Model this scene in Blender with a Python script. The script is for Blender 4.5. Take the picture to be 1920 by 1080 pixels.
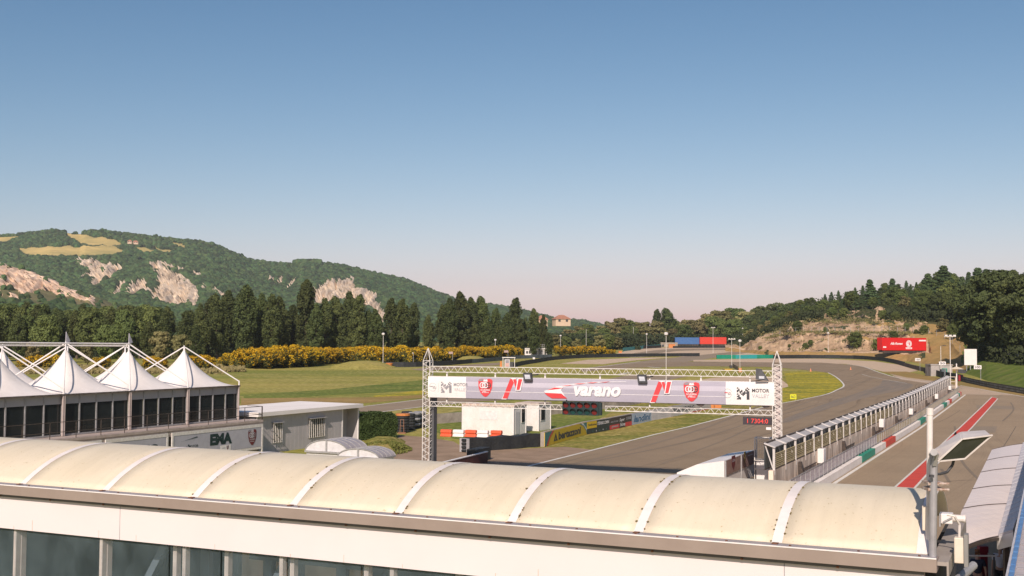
import bpy, bmesh, math, random
import numpy as np
from mathutils import Vector, Matrix, noise
random.seed(7); rng = np.random.default_rng(7)
SC = bpy.context.scene; COL = SC.collection
for o in list(bpy.data.objects): bpy.data.objects.remove(o)
R = math.radians
# ---------------------------------------------------------------- camera
F = 2150.0; CAMZ = 8.4
PIT = math.atan(101/F); ROLL = 0.006
_f = Vector((0, math.cos(PIT), math.sin(PIT))); _r0 = Vector((1,0,0)); _u0 = Vector((0,-math.sin(PIT), math.cos(PIT)))
_r = _r0*math.cos(ROLL)+_u0*math.sin(ROLL); _u = _u0*math.cos(ROLL)-_r0*math.sin(ROLL)
cd = bpy.data.cameras.new('camera'); cam = bpy.data.objects.new('camera', cd); COL.objects.link(cam)
cam.matrix_world = Matrix(((_r.x,_u.x,-_f.x,0),(_r.y,_u.y,-_f.y,0),(_r.z,_u.z,-_f.z,CAMZ),(0,0,0,1)))
cd.sensor_width = 36; cd.lens = 36*F/1920; cd.clip_end = 9000; cd.clip_start = .2
SC.camera = cam
# ---------------------------------------------------------------- sky, sun, exposure
SUN_EL = R(35); SUN_DIR = Vector((-.19, -.98, 0)).normalized()      # horizontal direction towards the sun (behind, a little left)
W = bpy.data.worlds.new('World'); SC.world = W; W.use_nodes = True
nt = W.node_tree; nt.nodes.clear()
sky = nt.nodes.new('ShaderNodeTexSky'); sky.sky_type = 'NISHITA'; sky.sun_disc = False
sky.sun_elevation = SUN_EL; sky.sun_rotation = math.atan2(SUN_DIR.x, SUN_DIR.y)
sky.air_density = 1.0; sky.dust_density = .9; sky.ozone_density = 3.0; sky.altitude = 200
hs = nt.nodes.new('ShaderNodeHueSaturation'); hs.inputs['Saturation'].default_value = .95; hs.inputs['Value'].default_value = 1.0
mx = nt.nodes.new('ShaderNodeMixRGB'); mx.blend_type = 'MULTIPLY'; mx.inputs[0].default_value = 1; mx.inputs[2].default_value = (1.10,1.0,1.07,1)
bgn = nt.nodes.new('ShaderNodeBackground'); bgn.inputs[1].default_value = .10
on = nt.nodes.new('ShaderNodeOutputWorld')
sep = nt.nodes.new('ShaderNodeSeparateColor'); cmb = nt.nodes.new('ShaderNodeCombineColor')
nt.links.new(sky.outputs[0], hs.inputs['Color']); nt.links.new(hs.outputs[0], mx.inputs[1]); nt.links.new(mx.outputs[0], sep.inputs[0])
for ch,(gm,am,cp) in enumerate(((1.80,1.60,8.3),(1.36,1.065,8.3),(1.08,.73,9))):        # film response of the sky: paler and pinker low down, teal above
    a1 = nt.nodes.new('ShaderNodeMath'); a1.operation='MULTIPLY'; a1.inputs[1].default_value=.1133; a2 = nt.nodes.new('ShaderNodeMath'); a2.operation='POWER'; a2.inputs[1].default_value=gm
    a3 = nt.nodes.new('ShaderNodeMath'); a3.operation='MULTIPLY'; a3.inputs[1].default_value=am/.1133; a4 = nt.nodes.new('ShaderNodeMath'); a4.operation='MINIMUM'; a4.inputs[1].default_value=cp
    nt.links.new(sep.outputs[ch],a1.inputs[0]); nt.links.new(a1.outputs[0],a2.inputs[0]); nt.links.new(a2.outputs[0],a3.inputs[0]); nt.links.new(a3.outputs[0],a4.inputs[0]); nt.links.new(a4.outputs[0],cmb.inputs[ch])
    if ch==0: rch=a4
    if ch==2:
        a5=nt.nodes.new('ShaderNodeMath'); a5.operation='MULTIPLY_ADD'; a5.inputs[1].default_value=.19; nt.links.new(rch.outputs[0],a5.inputs[0]); nt.links.new(a4.outputs[0],a5.inputs[2]); nt.links.new(a5.outputs[0],cmb.inputs[2])
nt.links.new(cmb.outputs[0], bgn.inputs[0]); nt.links.new(bgn.outputs[0], on.inputs[0])
sl = bpy.data.lights.new('sun', 'SUN'); sl.energy = 4.5; sl.angle = R(.5); sl.color = (1, .865, .775)
so = bpy.data.objects.new('sun', sl); COL.objects.link(so)
sd = Vector((SUN_DIR.x*math.cos(SUN_EL), SUN_DIR.y*math.cos(SUN_EL), math.sin(SUN_EL)))
so.rotation_euler = sd.to_track_quat('Z','Y').to_euler(); so.location = (-20,-60,50)
VS = SC.view_settings; VS.view_transform = 'Standard'; VS.look = 'None'; VS.gamma = 1; VS.exposure = .18; VS.use_curve_mapping = False
SC.cycles.max_bounces = 6; SC.cycles.transparent_max_bounces = 12; SC.cycles.volume_bounces = 0
# ---------------------------------------------------------------- terrain height and picture-to-place helpers
KN = [(-400,0),(115,0),(150,.35),(300,2.25),(450,4.2),(600,6.1),(900,7.6),(5000,7.7)]
def g(y):
    for (a,za),(b,zb) in zip(KN, KN[1:]):
        if y <= b: return za+(zb-za)*(y-a)/(b-a)
    return KN[-1][1]
def ray(px, py): return _r*((px-960)/F)+_u*((540-py)/F)+_f
def PD(px, py, d):
    r = ray(px,py); t = d/r.y; return Vector((r.x*t, d, CAMZ+r.z*t))
def PZ(px, py, z):
    r = ray(px,py); t = (z-CAMZ)/r.z; return Vector((r.x*t, r.y*t, z))
def G(px, py, off=0.0):
    r = ray(px,py); d = 20.0; p = None
    lo, hi = 5.0, 3000.0
    for _ in range(50):
        m = (lo+hi)/2
        if CAMZ+r.z*m/r.y > g(m): lo = m
        else: hi = m
    p = PD(px,py,lo); p.z = g(lo)+off; return p
def XY(px, d):                 # ground point under picture column px at distance d
    p = PD(px, 640, d); return Vector((p.x, d, g(d)))
U2 = Vector((.418,.908,0)).normalized(); N2 = Vector((U2.y,-U2.x,0)); TH = math.atan2(U2.y,U2.x)
V2 = -N2; TV = math.atan2(-V2.y,-V2.x)        # TV : local x points right, across the track
# ---------------------------------------------------------------- materials
MATS = {}
def mat(name, c, rough=.7, c2=None, scale=4.0, bump=0.0, metal=0.0, spec=.4, detail=6, stretch=None, rnd=0.0, emit=None, bscale=None, alpha=1.0, lo=.35, hi=.65, transm=0):
    if name in MATS: return MATS[name]
    m = bpy.data.materials.new(name); m.use_nodes = True; t = m.node_tree; b = t.nodes['Principled BSDF']
    b.inputs['Roughness'].default_value = rough; b.inputs['Metallic'].default_value = metal
    b.inputs['Specular IOR Level'].default_value = spec; b.inputs['Alpha'].default_value = alpha
    b.inputs['Transmission Weight'].default_value = transm
    if c2 is None: c2 = tuple(min(1,x*.82) for x in c)
    tc = t.nodes.new('ShaderNodeTexCoord'); mp = t.nodes.new('ShaderNodeMapping'); t.links.new(tc.outputs['Object'], mp.inputs[0])
    if stretch: mp.inputs['Rotation'].default_value = (0,0,-stretch[0]); mp.inputs['Scale'].default_value = stretch[1]
    n = t.nodes.new('ShaderNodeTexNoise'); n.inputs['Scale'].default_value = scale; n.inputs['Detail'].default_value = detail; n.inputs['Roughness'].default_value = .65
    if stretch:      # rotate first, then stretch
        mp2 = t.nodes.new('ShaderNodeMapping'); mp2.inputs['Rotation'].default_value = (0,0,-stretch[0]); mp.inputs['Rotation'].default_value = (0,0,0)
        t.links.new(tc.outputs['Object'], mp2.inputs[0]); t.links.new(mp2.outputs[0], mp.inputs[0])
    t.links.new(mp.outputs[0], n.inputs['Vector'])
    r = t.nodes.new('ShaderNodeValToRGB'); r.color_ramp.elements[0].position = lo; r.color_ramp.elements[1].position = hi
    r.color_ramp.elements[0].color = (*c2,1); r.color_ramp.elements[1].color = (*c,1)
    t.links.new(n.outputs[0], r.inputs[0]); out = r.outputs[0]
    if rnd:
        oi = t.nodes.new('ShaderNodeObjectInfo'); hv = t.nodes.new('ShaderNodeHueSaturation')
        mr = t.nodes.new('ShaderNodeMapRange'); mr.inputs[3].default_value = 1-rnd; mr.inputs[4].default_value = 1+rnd
        t.links.new(oi.outputs['Random'], mr.inputs[0]); t.links.new(mr.outputs[0], hv.inputs['Value'])
        mr2 = t.nodes.new('ShaderNodeMapRange'); mr2.inputs[3].default_value = .5-rnd*.06; mr2.inputs[4].default_value = .5+rnd*.03
        m2 = t.nodes.new('ShaderNodeMath'); m2.operation = 'FRACT'; m3 = t.nodes.new('ShaderNodeMath'); m3.operation='MULTIPLY'; m3.inputs[1].default_value = 7.31
        t.links.new(oi.outputs['Random'], m3.inputs[0]); t.links.new(m3.outputs[0], m2.inputs[0]); t.links.new(m2.outputs[0], mr2.inputs[0]); t.links.new(mr2.outputs[0], hv.inputs['Hue'])
        t.links.new(out, hv.inputs['Color']); out = hv.outputs[0]
    t.links.new(out, b.inputs['Base Color'])
    if bump:
        bn = t.nodes.new('ShaderNodeTexNoise'); bn.inputs['Scale'].default_value = bscale or scale*3; bn.inputs['Detail'].default_value = 5
        t.links.new(mp.outputs[0], bn.inputs['Vector'])
        bp = t.nodes.new('ShaderNodeBump'); bp.inputs['Strength'].default_value = bump; bp.inputs['Distance'].default_value = .1
        t.links.new(bn.outputs[0], bp.inputs['Height']); t.links.new(bp.outputs[0], b.inputs['Normal'])
    if emit:
        b.inputs['Emission Color'].default_value = (*emit[0],1); b.inputs['Emission Strength'].default_value = emit[1]
    MATS[name] = m; return m
def leafmat(name, c, c2, rnd=.3, trans=.25, scale=.9):
    m = mat(name, c, .75, c2, scale, rnd=rnd, spec=.25); t = m.node_tree; b = t.nodes['Principled BSDF']
    tr = t.nodes.new('ShaderNodeBsdfTranslucent'); ms = t.nodes.new('ShaderNodeMixShader'); ms.inputs[0].default_value = trans
    src = b.inputs['Base Color'].links[0].from_socket; t.links.new(src, tr.inputs[0])
    o = t.nodes['Material Output']; t.links.new(b.outputs[0], ms.inputs[1]); t.links.new(tr.outputs[0], ms.inputs[2]); t.links.new(ms.outputs[0], o.inputs[0])
    return m
M = dict(
 white = lambda: mat('white_paint', (.78,.74,.70), .5, (.70,.66,.62), 1.5),
 steelw = lambda: mat('white_steel', (.74,.71,.66), .45, (.60,.55,.48), 6),
 steel = lambda: mat('galvanised_steel', (.42,.41,.40), .5, (.30,.29,.28), 5, metal=.3),
 dsteel = lambda: mat('dark_steel', (.10,.075,.06), .6, (.05,.04,.035), 5),
 black = lambda: mat('black_rubber', (.018,.02,.022), .7, (.03,.032,.03), 2, bump=.3),
 conc = lambda: mat('concrete', (.42,.36,.29), .9, (.24,.20,.16), .9, bump=.3, bscale=12),
 conc2 = lambda: mat('stained_concrete', (.78,.64,.50), .9, (.38,.29,.22), 1.0, bump=.3, bscale=10, stretch=(TH,(1.5,1.5,.25)), lo=.38, hi=.6),
 ink = lambda: mat('black_ink', (.05,.05,.055), .6, (.06,.06,.06)),
 grey = lambda: mat('grey_ink', (.28,.27,.28), .6),
 lgrey = lambda: mat('light_grey_ink', (.55,.53,.53), .6),
 red = lambda: mat('red_ink', (.62,.055,.06), .5, (.58,.05,.055)),
 wink = lambda: mat('white_ink', (.80,.77,.76), .5),
 green = lambda: mat('green_paint', (.02,.27,.17), .6, (.015,.22,.14), 1),
 glass = lambda: mat('dark_glass', (.012,.018,.02), .06, (.02,.028,.03), .6, spec=.6),
)
def m_(k): return M[k]()
# ---------------------------------------------------------------- mesh builder
class MB:
    def __init__(s): s.v=[]; s.f=[]; s.m=[]
    def add(s, vs, fs, mi=0):
        b=len(s.v); s.v += [tuple(x) for x in vs]; s.f += [tuple(b+i for i in f) for f in fs]; s.m += [mi]*len(fs); return s
    def box(s, x0,x1,y0,y1,z0,z1, mi=0):
        return s.add([(x0,y0,z0),(x1,y0,z0),(x1,y1,z0),(x0,y1,z0),(x0,y0,z1),(x1,y0,z1),(x1,y1,z1),(x0,y1,z1)],
              [(0,3,2,1),(4,5,6,7),(0,1,5,4),(1,2,6,5),(2,3,7,6),(3,0,4,7)], mi)
    def hexa(s, p, mi=0):       # 8 points: bottom 4, top 4
        return s.add(p, [(0,3,2,1),(4,5,6,7),(0,1,5,4),(1,2,6,5),(2,3,7,6),(3,0,4,7)], mi)
    def bar(s, a, b, w, h=None, mi=0, up=(0,0,1)):
        a=Vector(a); b=Vector(b); h=h or w; d=(b-a).normalized(); up=Vector(up)
        if abs(d.dot(up))>.98: up=Vector((0,1,0))
        x=d.cross(up).normalized()*w/2; y=x.cross(d).normalized()*h/2
        return s.hexa([a-x-y,a+x-y,a+x+y,a-x+y,b-x-y,b+x-y,b+x+y,b-x+y], mi)
    def tube(s, a, b, r, r2=None, n=8, mi=0, cap=True):
        a=Vector(a); b=Vector(b); r2=r if r2 is None else r2; d=(b-a).normalized(); up=Vector((0,0,1))
        if abs(d.z)>.98: up=Vector((1,0,0))
        x=d.cross(up).normalized(); y=x.cross(d).normalized(); vs=[]
        for p,q in ((a,r),(b,r2)):
            for i in range(n):
                t=2*math.pi*i/n; vs.append(p+x*q*math.cos(t)+y*q*math.sin(t))
        fs=[(i,(i+1)%n,n+(i+1)%n,n+i) for i in range(n)]
        if cap: fs += [tuple(range(n))[::-1], tuple(range(n,2*n))]
        return s.add(vs, fs, mi)
    def path(s, pts, r, n=6, mi=0):
        for a,b in zip(pts,pts[1:]): s.tube(a,b,r,n=n,mi=mi)
        return s
    def poly(s, pts, mi=0): return s.add(pts, [tuple(range(len(pts)))], mi)
    def plate(s, pts, y0, y1, mi=0):     # polygon in local xz extruded between y0 (front) and y1
        n=len(pts); vs=[(x,y0,z) for x,z in pts]+[(x,y1,z) for x,z in pts]
        return s.add(vs, [tuple(range(n)), tuple(range(2*n-1,n-1,-1))]+[(i,(i+1)%n,n+(i+1)%n,n+i) for i in range(n)], mi)
    def ring(s, cx, cz, ro, ri, y, mi=0, n=20):
        vs=[(cx+q*math.cos(2*math.pi*i/n), y, cz+q*math.sin(2*math.pi*i/n)) for q in (ro,ri) for i in range(n)]
        return s.add(vs, [(i,(i+1)%n,n+(i+1)%n,n+i) for i in range(n)], mi)
    def disc(s, cx, cz, r, y, mi=0, n=20):
        return s.add([(cx+r*math.cos(2*math.pi*i/n), y, cz+r*math.sin(2*math.pi*i/n)) for i in range(n)], [tuple(range(n))], mi)
    def text(s, txt, x0, z0, x1, z1, y, mi=0, bold=0.0, shear=0.0):
        c = bpy.data.curves.new('t','FONT'); c.body=txt; c.offset=bold; c.shear=shear; c.resolution_u=3
        o = bpy.data.objects.new('t', c); me = bpy.data.meshes.new_from_object(o)
        a = np.array([v.co[:] for v in me.vertices]); lo=a.min(0); hi=a.max(0); sc=(hi-lo)
        vs=[(x0+(p[0]-lo[0])/sc[0]*(x1-x0), y, z0+(p[1]-lo[1])/sc[1]*(z1-z0)) for p in a]
        s.add(vs, [tuple(p.vertices) for p in me.polygons], mi)
        bpy.data.objects.remove(o); bpy.data.meshes.remove(me); bpy.data.curves.remove(c); return s
    def map(s, fn): s.v=[tuple(fn(Vector(p))) for p in s.v]; return s
    def build(s, name, mats, parent=None, smooth=False, world=False):
        if not isinstance(mats,(list,tuple)): mats=[mats]
        vs=s.v
        if world and parent is not None:
            inv=MW[parent.name].inverted(); vs=[tuple(inv@Vector(p)) for p in s.v]
        me=bpy.data.meshes.new(name); me.from_pydata(vs,[],s.f)
        for m in mats: me.materials.append(m)
        me.polygons.foreach_set('material_index', s.m)
        if smooth: me.polygons.foreach_set('use_smooth',[True]*len(me.polygons))
        me.update()
        o=bpy.data.objects.new(name,me); COL.objects.link(o)
        if parent is not None: o.parent=parent
        return o
MW={}
def thing(name, label, cat, loc=(0,0,0), rz=0, group=None):
    o=bpy.data.objects.new(name,None); COL.objects.link(o); o.location=loc; o.rotation_euler=(0,0,rz); o.empty_display_size=.3
    MW[o.name]=Matrix.Translation(Vector(loc))@Matrix.Rotation(rz,4,'Z')
    o['label']=label; o['category']=cat
    if group: o['group']=group
    return o
def tag(o, label, cat, group=None):
    o['label']=label; o['category']=cat
    if group: o['group']=group
    return o
def struct(o, kind='structure', label=None):
    o['kind']=kind
    if label: o['label']=label
    return o
def copy_tree(o, loc=None, rz=None, label=None, scale=None):
    c=o.copy(); COL.objects.link(c)
    for ch in CH.get(o.name, o.children):
        d=ch.copy(); COL.objects.link(d); d.parent=c
        for gch in ch.children:
            e=gch.copy(); COL.objects.link(e); e.parent=d
    if loc is not None: c.location=loc
    if rz is not None: c.rotation_euler=(0,0,rz)
    if scale is not None: c.scale=scale
    if label: c['label']=label
    return c
CH={}
def quads_mesh(name, V, mats, mi=None, normals_up=None):
    n=len(V)//4; me=bpy.data.meshes.new(name); me.vertices.add(n*4); me.vertices.foreach_set('co', V.astype(np.float32).ravel())
    me.loops.add(n*4); me.loops.foreach_set('vertex_index', np.arange(n*4,dtype=np.int32))
    me.polygons.add(n); me.polygons.foreach_set('loop_start', np.arange(0,n*4,4,dtype=np.int32))
    for m in mats: me.materials.append(m)
    if mi is not None: me.polygons.foreach_set('material_index', mi.astype(np.int32))
    me.update(calc_edges=True); me.validate(); return me
def leaves(P, N, size, jit=.8):
    n=len(P); N=N+rng.normal(size=(n,3))*jit; N/=np.linalg.norm(N,axis=1)[:,None]+1e-9
    A=np.cross(N, rng.normal(size=(n,3))); A/=np.linalg.norm(A,axis=1)[:,None]+1e-9; B=np.cross(N,A)
    s=(size*(.6+.8*rng.random(n)))[:,None]; a=A*s; b=B*s*.65
    return np.stack([P-a,P-b,P+a,P+b],1).reshape(-1,3)
# ---------------------------------------------------------------- ground
def drape(name, pts, m, off, px=True):
    """polygon laid on the ground, cut where the ground's slope changes"""
    P=[G(*p) if px else Vector((p[0],p[1],0)) for p in pts]
    bm=bmesh.new(); vs=[bm.verts.new((p.x,p.y,0)) for p in P]; f=bm.faces.new(vs); bmesh.ops.triangulate(bm,faces=[f])
    for y,_ in KN[1:-1]:
        bmesh.ops.bisect_plane(bm, geom=bm.verts[:]+bm.edges[:]+bm.faces[:], plane_co=(0,y,0), plane_no=(0,1,0))
    for v in bm.verts: v.co.z=g(v.co.y)+off
    bmesh.ops.recalc_face_normals(bm, faces=bm.faces)
    if sum(f.normal.z for f in bm.faces)<0: bmesh.ops.reverse_faces(bm, faces=bm.faces)
    me=bpy.data.meshes.new(name); bm.to_mesh(me); bm.free(); me.materials.append(m)
    o=bpy.data.objects.new(name,me); COL.objects.link(o); return struct(o)
def strip(name, pts, w, m, off, px=True, close=False):
    P=[G(*p) if px else Vector((p[0],p[1],0)) for p in pts]; L=[];Rr=[]
    for i,p in enumerate(P):
        d=(P[min(i+1,len(P)-1)]-P[max(i-1,0)]); d.z=0; d.normalize(); nn=Vector((-d.y,d.x,0))*w/2; L.append(p+nn); Rr.append(p-nn)
    bm=bmesh.new(); vl=[bm.verts.new((p.x,p.y,0)) for p in L]; vr=[bm.verts.new((p.x,p.y,0)) for p in Rr]
    for i in range(len(P)-1): bm.faces.new((vl[i],vr[i],vr[i+1],vl[i+1]))
    for y,_ in KN[1:-1]: bmesh.ops.bisect_plane(bm, geom=bm.verts[:]+bm.edges[:]+bm.faces[:], plane_co=(0,y,0), plane_no=(0,1,0))
    for v in bm.verts: v.co.z=g(v.co.y)+off
    me=bpy.data.meshes.new(name); bm.to_mesh(me); bm.free(); me.materials.append(m)
    o=bpy.data.objects.new(name,me); COL.objects.link(o); return struct(o)
def smooth(pts, n=4):
    out=[]
    P=[Vector((*p,0)) for p in pts]
    for i in range(len(P)-1):
        a=P[max(i-1,0)]; b=P[i]; c=P[i+1]; d=P[min(i+2,len(P)-1)]
        for k in range(n):
            t=k/n; q=.5*((2*b)+(c-a)*t+(2*a-5*b+4*c-d)*t*t+(-a+3*b-3*c+d)*t**3); out.append((q.x,q.y))
    out.append(pts[-1]); return out

def grassmat(name, A, B, C, big=.03, fine=1.2, amt=.5, st=(.25,1,1)):
    """three tone turf: A green, B dry, C pale or flower"""
    m=bpy.data.materials.new(name); m.use_nodes=True; t=m.node_tree; b=t.nodes['Principled BSDF']; b.inputs['Roughness'].default_value=.9; b.inputs['Specular IOR Level'].default_value=.15
    tc=t.nodes.new('ShaderNodeTexCoord'); mp=t.nodes.new('ShaderNodeMapping'); mp.inputs['Scale'].default_value=st; t.links.new(tc.outputs['Object'],mp.inputs[0])
    def nz(s,d,vec): n=t.nodes.new('ShaderNodeTexNoise'); n.inputs['Scale'].default_value=s; n.inputs['Detail'].default_value=d; n.inputs['Roughness'].default_value=.6; t.links.new(vec,n.inputs['Vector']); return n
    def ramp(src,lo,hi): r=t.nodes.new('ShaderNodeMapRange'); r.inputs[1].default_value=lo; r.inputs[2].default_value=hi; t.links.new(src,r.inputs[0]); return r.outputs[0]
    n1=nz(big,6,mp.outputs[0]); n2=nz(fine,8,tc.outputs['Object']); n3=nz(big*3.3,5,mp.outputs[0])
    x1=t.nodes.new('ShaderNodeMixRGB'); x1.inputs[1].default_value=(*A,1); x1.inputs[2].default_value=(*B,1); t.links.new(ramp(n1.outputs[0],.36,.64),x1.inputs[0])
    x2=t.nodes.new('ShaderNodeMixRGB'); x2.inputs[2].default_value=(*C,1); t.links.new(x1.outputs[0],x2.inputs[1])
    mm=t.nodes.new('ShaderNodeMath'); mm.operation='MULTIPLY'; t.links.new(ramp(n3.outputs[0],.42,.68),mm.inputs[0]); t.links.new(ramp(n2.outputs[0],.40,.62),mm.inputs[1]); t.links.new(mm.outputs[0],x2.inputs[0])
    hv=t.nodes.new('ShaderNodeHueSaturation'); t.links.new(x2.outputs[0],hv.inputs['Color'])
    r3=t.nodes.new('ShaderNodeMapRange'); r3.inputs[1].default_value=.3; r3.inputs[2].default_value=.7; r3.inputs[3].default_value=1-amt; r3.inputs[4].default_value=1+amt; t.links.new(n2.outputs[0],r3.inputs[0]); t.links.new(r3.outputs[0],hv.inputs['Value'])
    t.links.new(hv.outputs[0],b.inputs['Base Color'])
    bp=t.nodes.new('ShaderNodeBump'); bp.inputs['Strength'].default_value=.6; bp.inputs['Distance'].default_value=.15
    n4=nz(5,6,tc.outputs['Object']); t.links.new(n4.outputs[0],bp.inputs['Height']); t.links.new(bp.outputs[0],b.inputs['Normal'])
    return m
M_lawn=grassmat('mown_grass',(.185,.205,.034),(.36,.30,.075),(.38,.31,.11),.035,1.2,.35,(.22,1,1))
M_verge=grassmat('verge_grass',(.15,.17,.024),(.34,.26,.07),(.42,.32,.12),.12,2.0,.45,(.6,1,1))
M_flower=grassmat('flowering_grass',(.17,.19,.028),(.36,.30,.04),(.58,.42,.02),.09,1.5,.3,(.3,1,1))
M_green=grassmat('green_grass',(.10,.145,.022),(.17,.20,.035),(.28,.25,.07),.06,1.6,.4,(.5,1,1))
M_dry=grassmat('dry_grass',(.30,.20,.065),(.36,.24,.09),(.16,.15,.04),.06,1.5,.3)
def asphalt(name, c, ang, streak=.35):
    m=mat(name,c,.85,tuple(x*.86 for x in c),.15,bump=.15,bscale=20,spec=.3); t=m.node_tree; b=t.nodes['Principled BSDF']
    src=b.inputs['Base Color'].links[0].from_socket; tc=[n for n in t.nodes if n.bl_idname=='ShaderNodeTexCoord'][0]
    a=t.nodes.new('ShaderNodeMapping'); a.inputs['Rotation'].default_value=(0,0,-ang); s=t.nodes.new('ShaderNodeMapping'); s.inputs['Scale'].default_value=(.012,1,1)
    wob=t.nodes.new('ShaderNodeTexNoise'); wob.inputs['Scale'].default_value=.02; wob.inputs['Detail'].default_value=1
    va=t.nodes.new('ShaderNodeVectorMath'); va.operation='MULTIPLY_ADD'; va.inputs[1].default_value=(9,9,0)
    t.links.new(tc.outputs['Object'],wob.inputs['Vector']); t.links.new(wob.outputs['Color'],va.inputs[0]); t.links.new(tc.outputs['Object'],va.inputs[2])
    t.links.new(va.outputs[0],a.inputs[0]); t.links.new(a.outputs[0],s.inputs[0])
    n=t.nodes.new('ShaderNodeTexNoise'); n.inputs['Scale'].default_value=1.3; n.inputs['Detail'].default_value=4; n.inputs['Roughness'].default_value=.75; t.links.new(s.outputs[0],n.inputs['Vector'])
    mr=t.nodes.new('ShaderNodeMapRange'); mr.inputs[1].default_value=.52; mr.inputs[2].default_value=.72; mr.inputs[3].default_value=1; mr.inputs[4].default_value=1-streak; t.links.new(n.outputs[0],mr.inputs[0])
    hv=t.nodes.new('ShaderNodeHueSaturation'); t.links.new(src,hv.inputs['Color']); t.links.new(mr.outputs[0],hv.inputs['Value'])
    fn=t.nodes.new('ShaderNodeTexNoise'); fn.inputs['Scale'].default_value=14; fn.inputs['Detail'].default_value=3; t.links.new(tc.outputs['Object'],fn.inputs['Vector'])
    mr2=t.nodes.new('ShaderNodeMapRange'); mr2.inputs[1].default_value=.3; mr2.inputs[2].default_value=.7; mr2.inputs[3].default_value=.88; mr2.inputs[4].default_value=1.12; t.links.new(fn.outputs[0],mr2.inputs[0])
    h2=t.nodes.new('ShaderNodeHueSaturation'); t.links.new(hv.outputs[0],h2.inputs['Color']); t.links.new(mr2.outputs[0],h2.inputs['Value'])
    t.links.new(h2.outputs[0],b.inputs['Base Color']); return m
M_track=asphalt('track_asphalt',(.29,.212,.130),TH,.42)
M_pit=asphalt('pit_asphalt',(.34,.25,.155),TH,.2)
M_far=asphalt('far_asphalt',(.31,.235,.155),R(10),.25)
M_run=asphalt('run_off_asphalt',(.50,.37,.25),TH,.15)
M_gravel=mat('gravel',(.58,.44,.30),.95,(.48,.35,.23),.5,bump=.3,bscale=3)
M_soil=mat('trodden_soil',(.34,.235,.155),.95,(.24,.165,.10),.6,bump=.3,bscale=5)
M_line=mat('line_paint',(.72,.68,.60),.7,(.60,.55,.47),2)
M_redline=mat('red_line_paint',(.62,.07,.035),.7,(.52,.055,.03),1.2)

bm=MB(); ys=[-60,0,40,80,115,150,300,450,600,900,2000,5000]; xs=[-3500,-1200,-500,-200,-80,0,80,200,500,1200,3500]
for y in ys:
    for x in xs: bm.v.append((x,y,g(y)))
nx=len(xs)
for j in range(len(ys)-1):
    for i in range(nx-1): bm.f.append((j*nx+i,j*nx+i+1,(j+1)*nx+i+1,(j+1)*nx+i)); bm.m.append(0)
struct(bm.build('ground',M_lawn))
drape('verge',[(1010,871),(1440,763),(1500,752),(1590,725),(1560,699),(1440,704),(1330,716),(1290,735),(1160,764),(1100,800),(1022,838),(940,852),(950,872)],M_verge,.012)
drape('infield_grass',[(1020,835),(1155,800),(1290,762),(1330,745),(1300,735),(1160,738),(1030,760),(870,770),(790,780),(790,800),(850,822),(960,838)],M_green,.008)
drape('flowering_grass',[(1440,763),(1465,757),(1540,741),(1569,731),(1581,724),(1576,714),(1552,699),(1500,697),(1470,700),(1478,725),(1440,735)],M_flower,.02)
drape('lawn_stripe',[(455,740),(620,730),(800,712),(900,712),(800,732),(620,741),(460,752)],M_green,.006)
drape('flower_strip',[(700,742),(800,731),(1000,722),(1180,722),(1180,728),(1000,733),(800,742),(700,750)],M_flower,.01)
drape('dry_bank',[(452,747),(700,745),(800,740),(800,746),(672,757),(452,762)],M_dry,.014)
drape('soil_yard',[(748,816),(800,820),(850,828),(880,846),(1015,840),(1060,838),(1150,848),(1100,860),(1012,871),(960,885),(900,930),(700,930),(735,850)],M_soil,.016)
drape('gravel_trap',[(1440,672.5),(1540,672.5),(1640,677.5),(1685,684),(1722,695),(1700,699),(1655,697),(1620,688),(1587,682.5),(1440,679.5),(1300,678),(1300,675)],M_gravel,.02)
drape('gravel_trap',[(1050,682),(1100,675),(1190,671),(1260,670),(1190,676),(1130,683)],M_gravel,.02)
drape('gravel_trap',[(1140,668),(1180,656),(1230,651.5),(1450,652),(1470,664),(1400,668),(1330,671),(1240,667)],M_gravel,.012)
drape('gravel_trap',[(1290,716),(1340,708),(1410,704),(1465,712),(1484,726),(1476,736),(1440,736),(1400,718),(1330,720)],M_gravel,.018)
drape('track_surface',smooth([(1440,761),(1540,741.5),(1569,731),(1582,724),(1577,715),(1565,705.5),(1552,699),(1500,693),(1440,688)])+[(1300,686.5),(1180,690),(1090,697),(1090,692),(1180,683),(1240,679),(1300,678.5),(1440,679.5),(1540,680),(1587,683.5),(1620,688),(1650,700),(1690,711),(1745,718),(1815,735),(1640,880),(1400,1060),(1000,1060),(860,912),(1010,870)],M_track,.024)
drape('far_road',smooth([(1085,692),(1180,680),(1250,672),(1330,664),(1400,657)])+[(1430,657),(1360,668),(1300,677),(1240,684),(1160,692)],M_far,.016)
drape('back_road',smooth([(672,763),(800,747.5),(900,739),(1000,731),(1100,719),(1160,707),(1200,702)])+[(1290,706),(1250,713),(1180,724),(1100,738),(1000,748),(900,752.5),(800,762),(672,778)],M_far,.02)
drape('back_road',[(770,693),(800,689.5),(870,684.5),(937,680),(937,684.5),(880,689),(820,694),(790,695)],M_far,.02)
drape('back_road',smooth([(1160,668),(1210,659),(1260,654.5),(1330,653.5),(1400,654)])+[(1400,656),(1330,656.5),(1270,658),(1220,664),(1180,669)],M_far,.022)
drape('run_off',[(1660,697),(1700,701),(1760,712),(1800,722),(1920,741),(2100,772),(2100,790),(1900,745),(1790,742),(1745,720),(1690,712)],M_run,.028)
drape('verge',[(1650,697),(1700,697),(1745,706),(1800,716),(1920,737),(1920,744),(1800,724),(1755,715),(1700,708)],M_dry,.034)
drape('pit_lane',[(1480,960),(1560,905),(1802,742),(1812,740),(1870,741),(1960,742),(2150,760),(2600,900),(2400,1500),(1500,1500),(1000,1500)],M_pit,.032)
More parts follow.
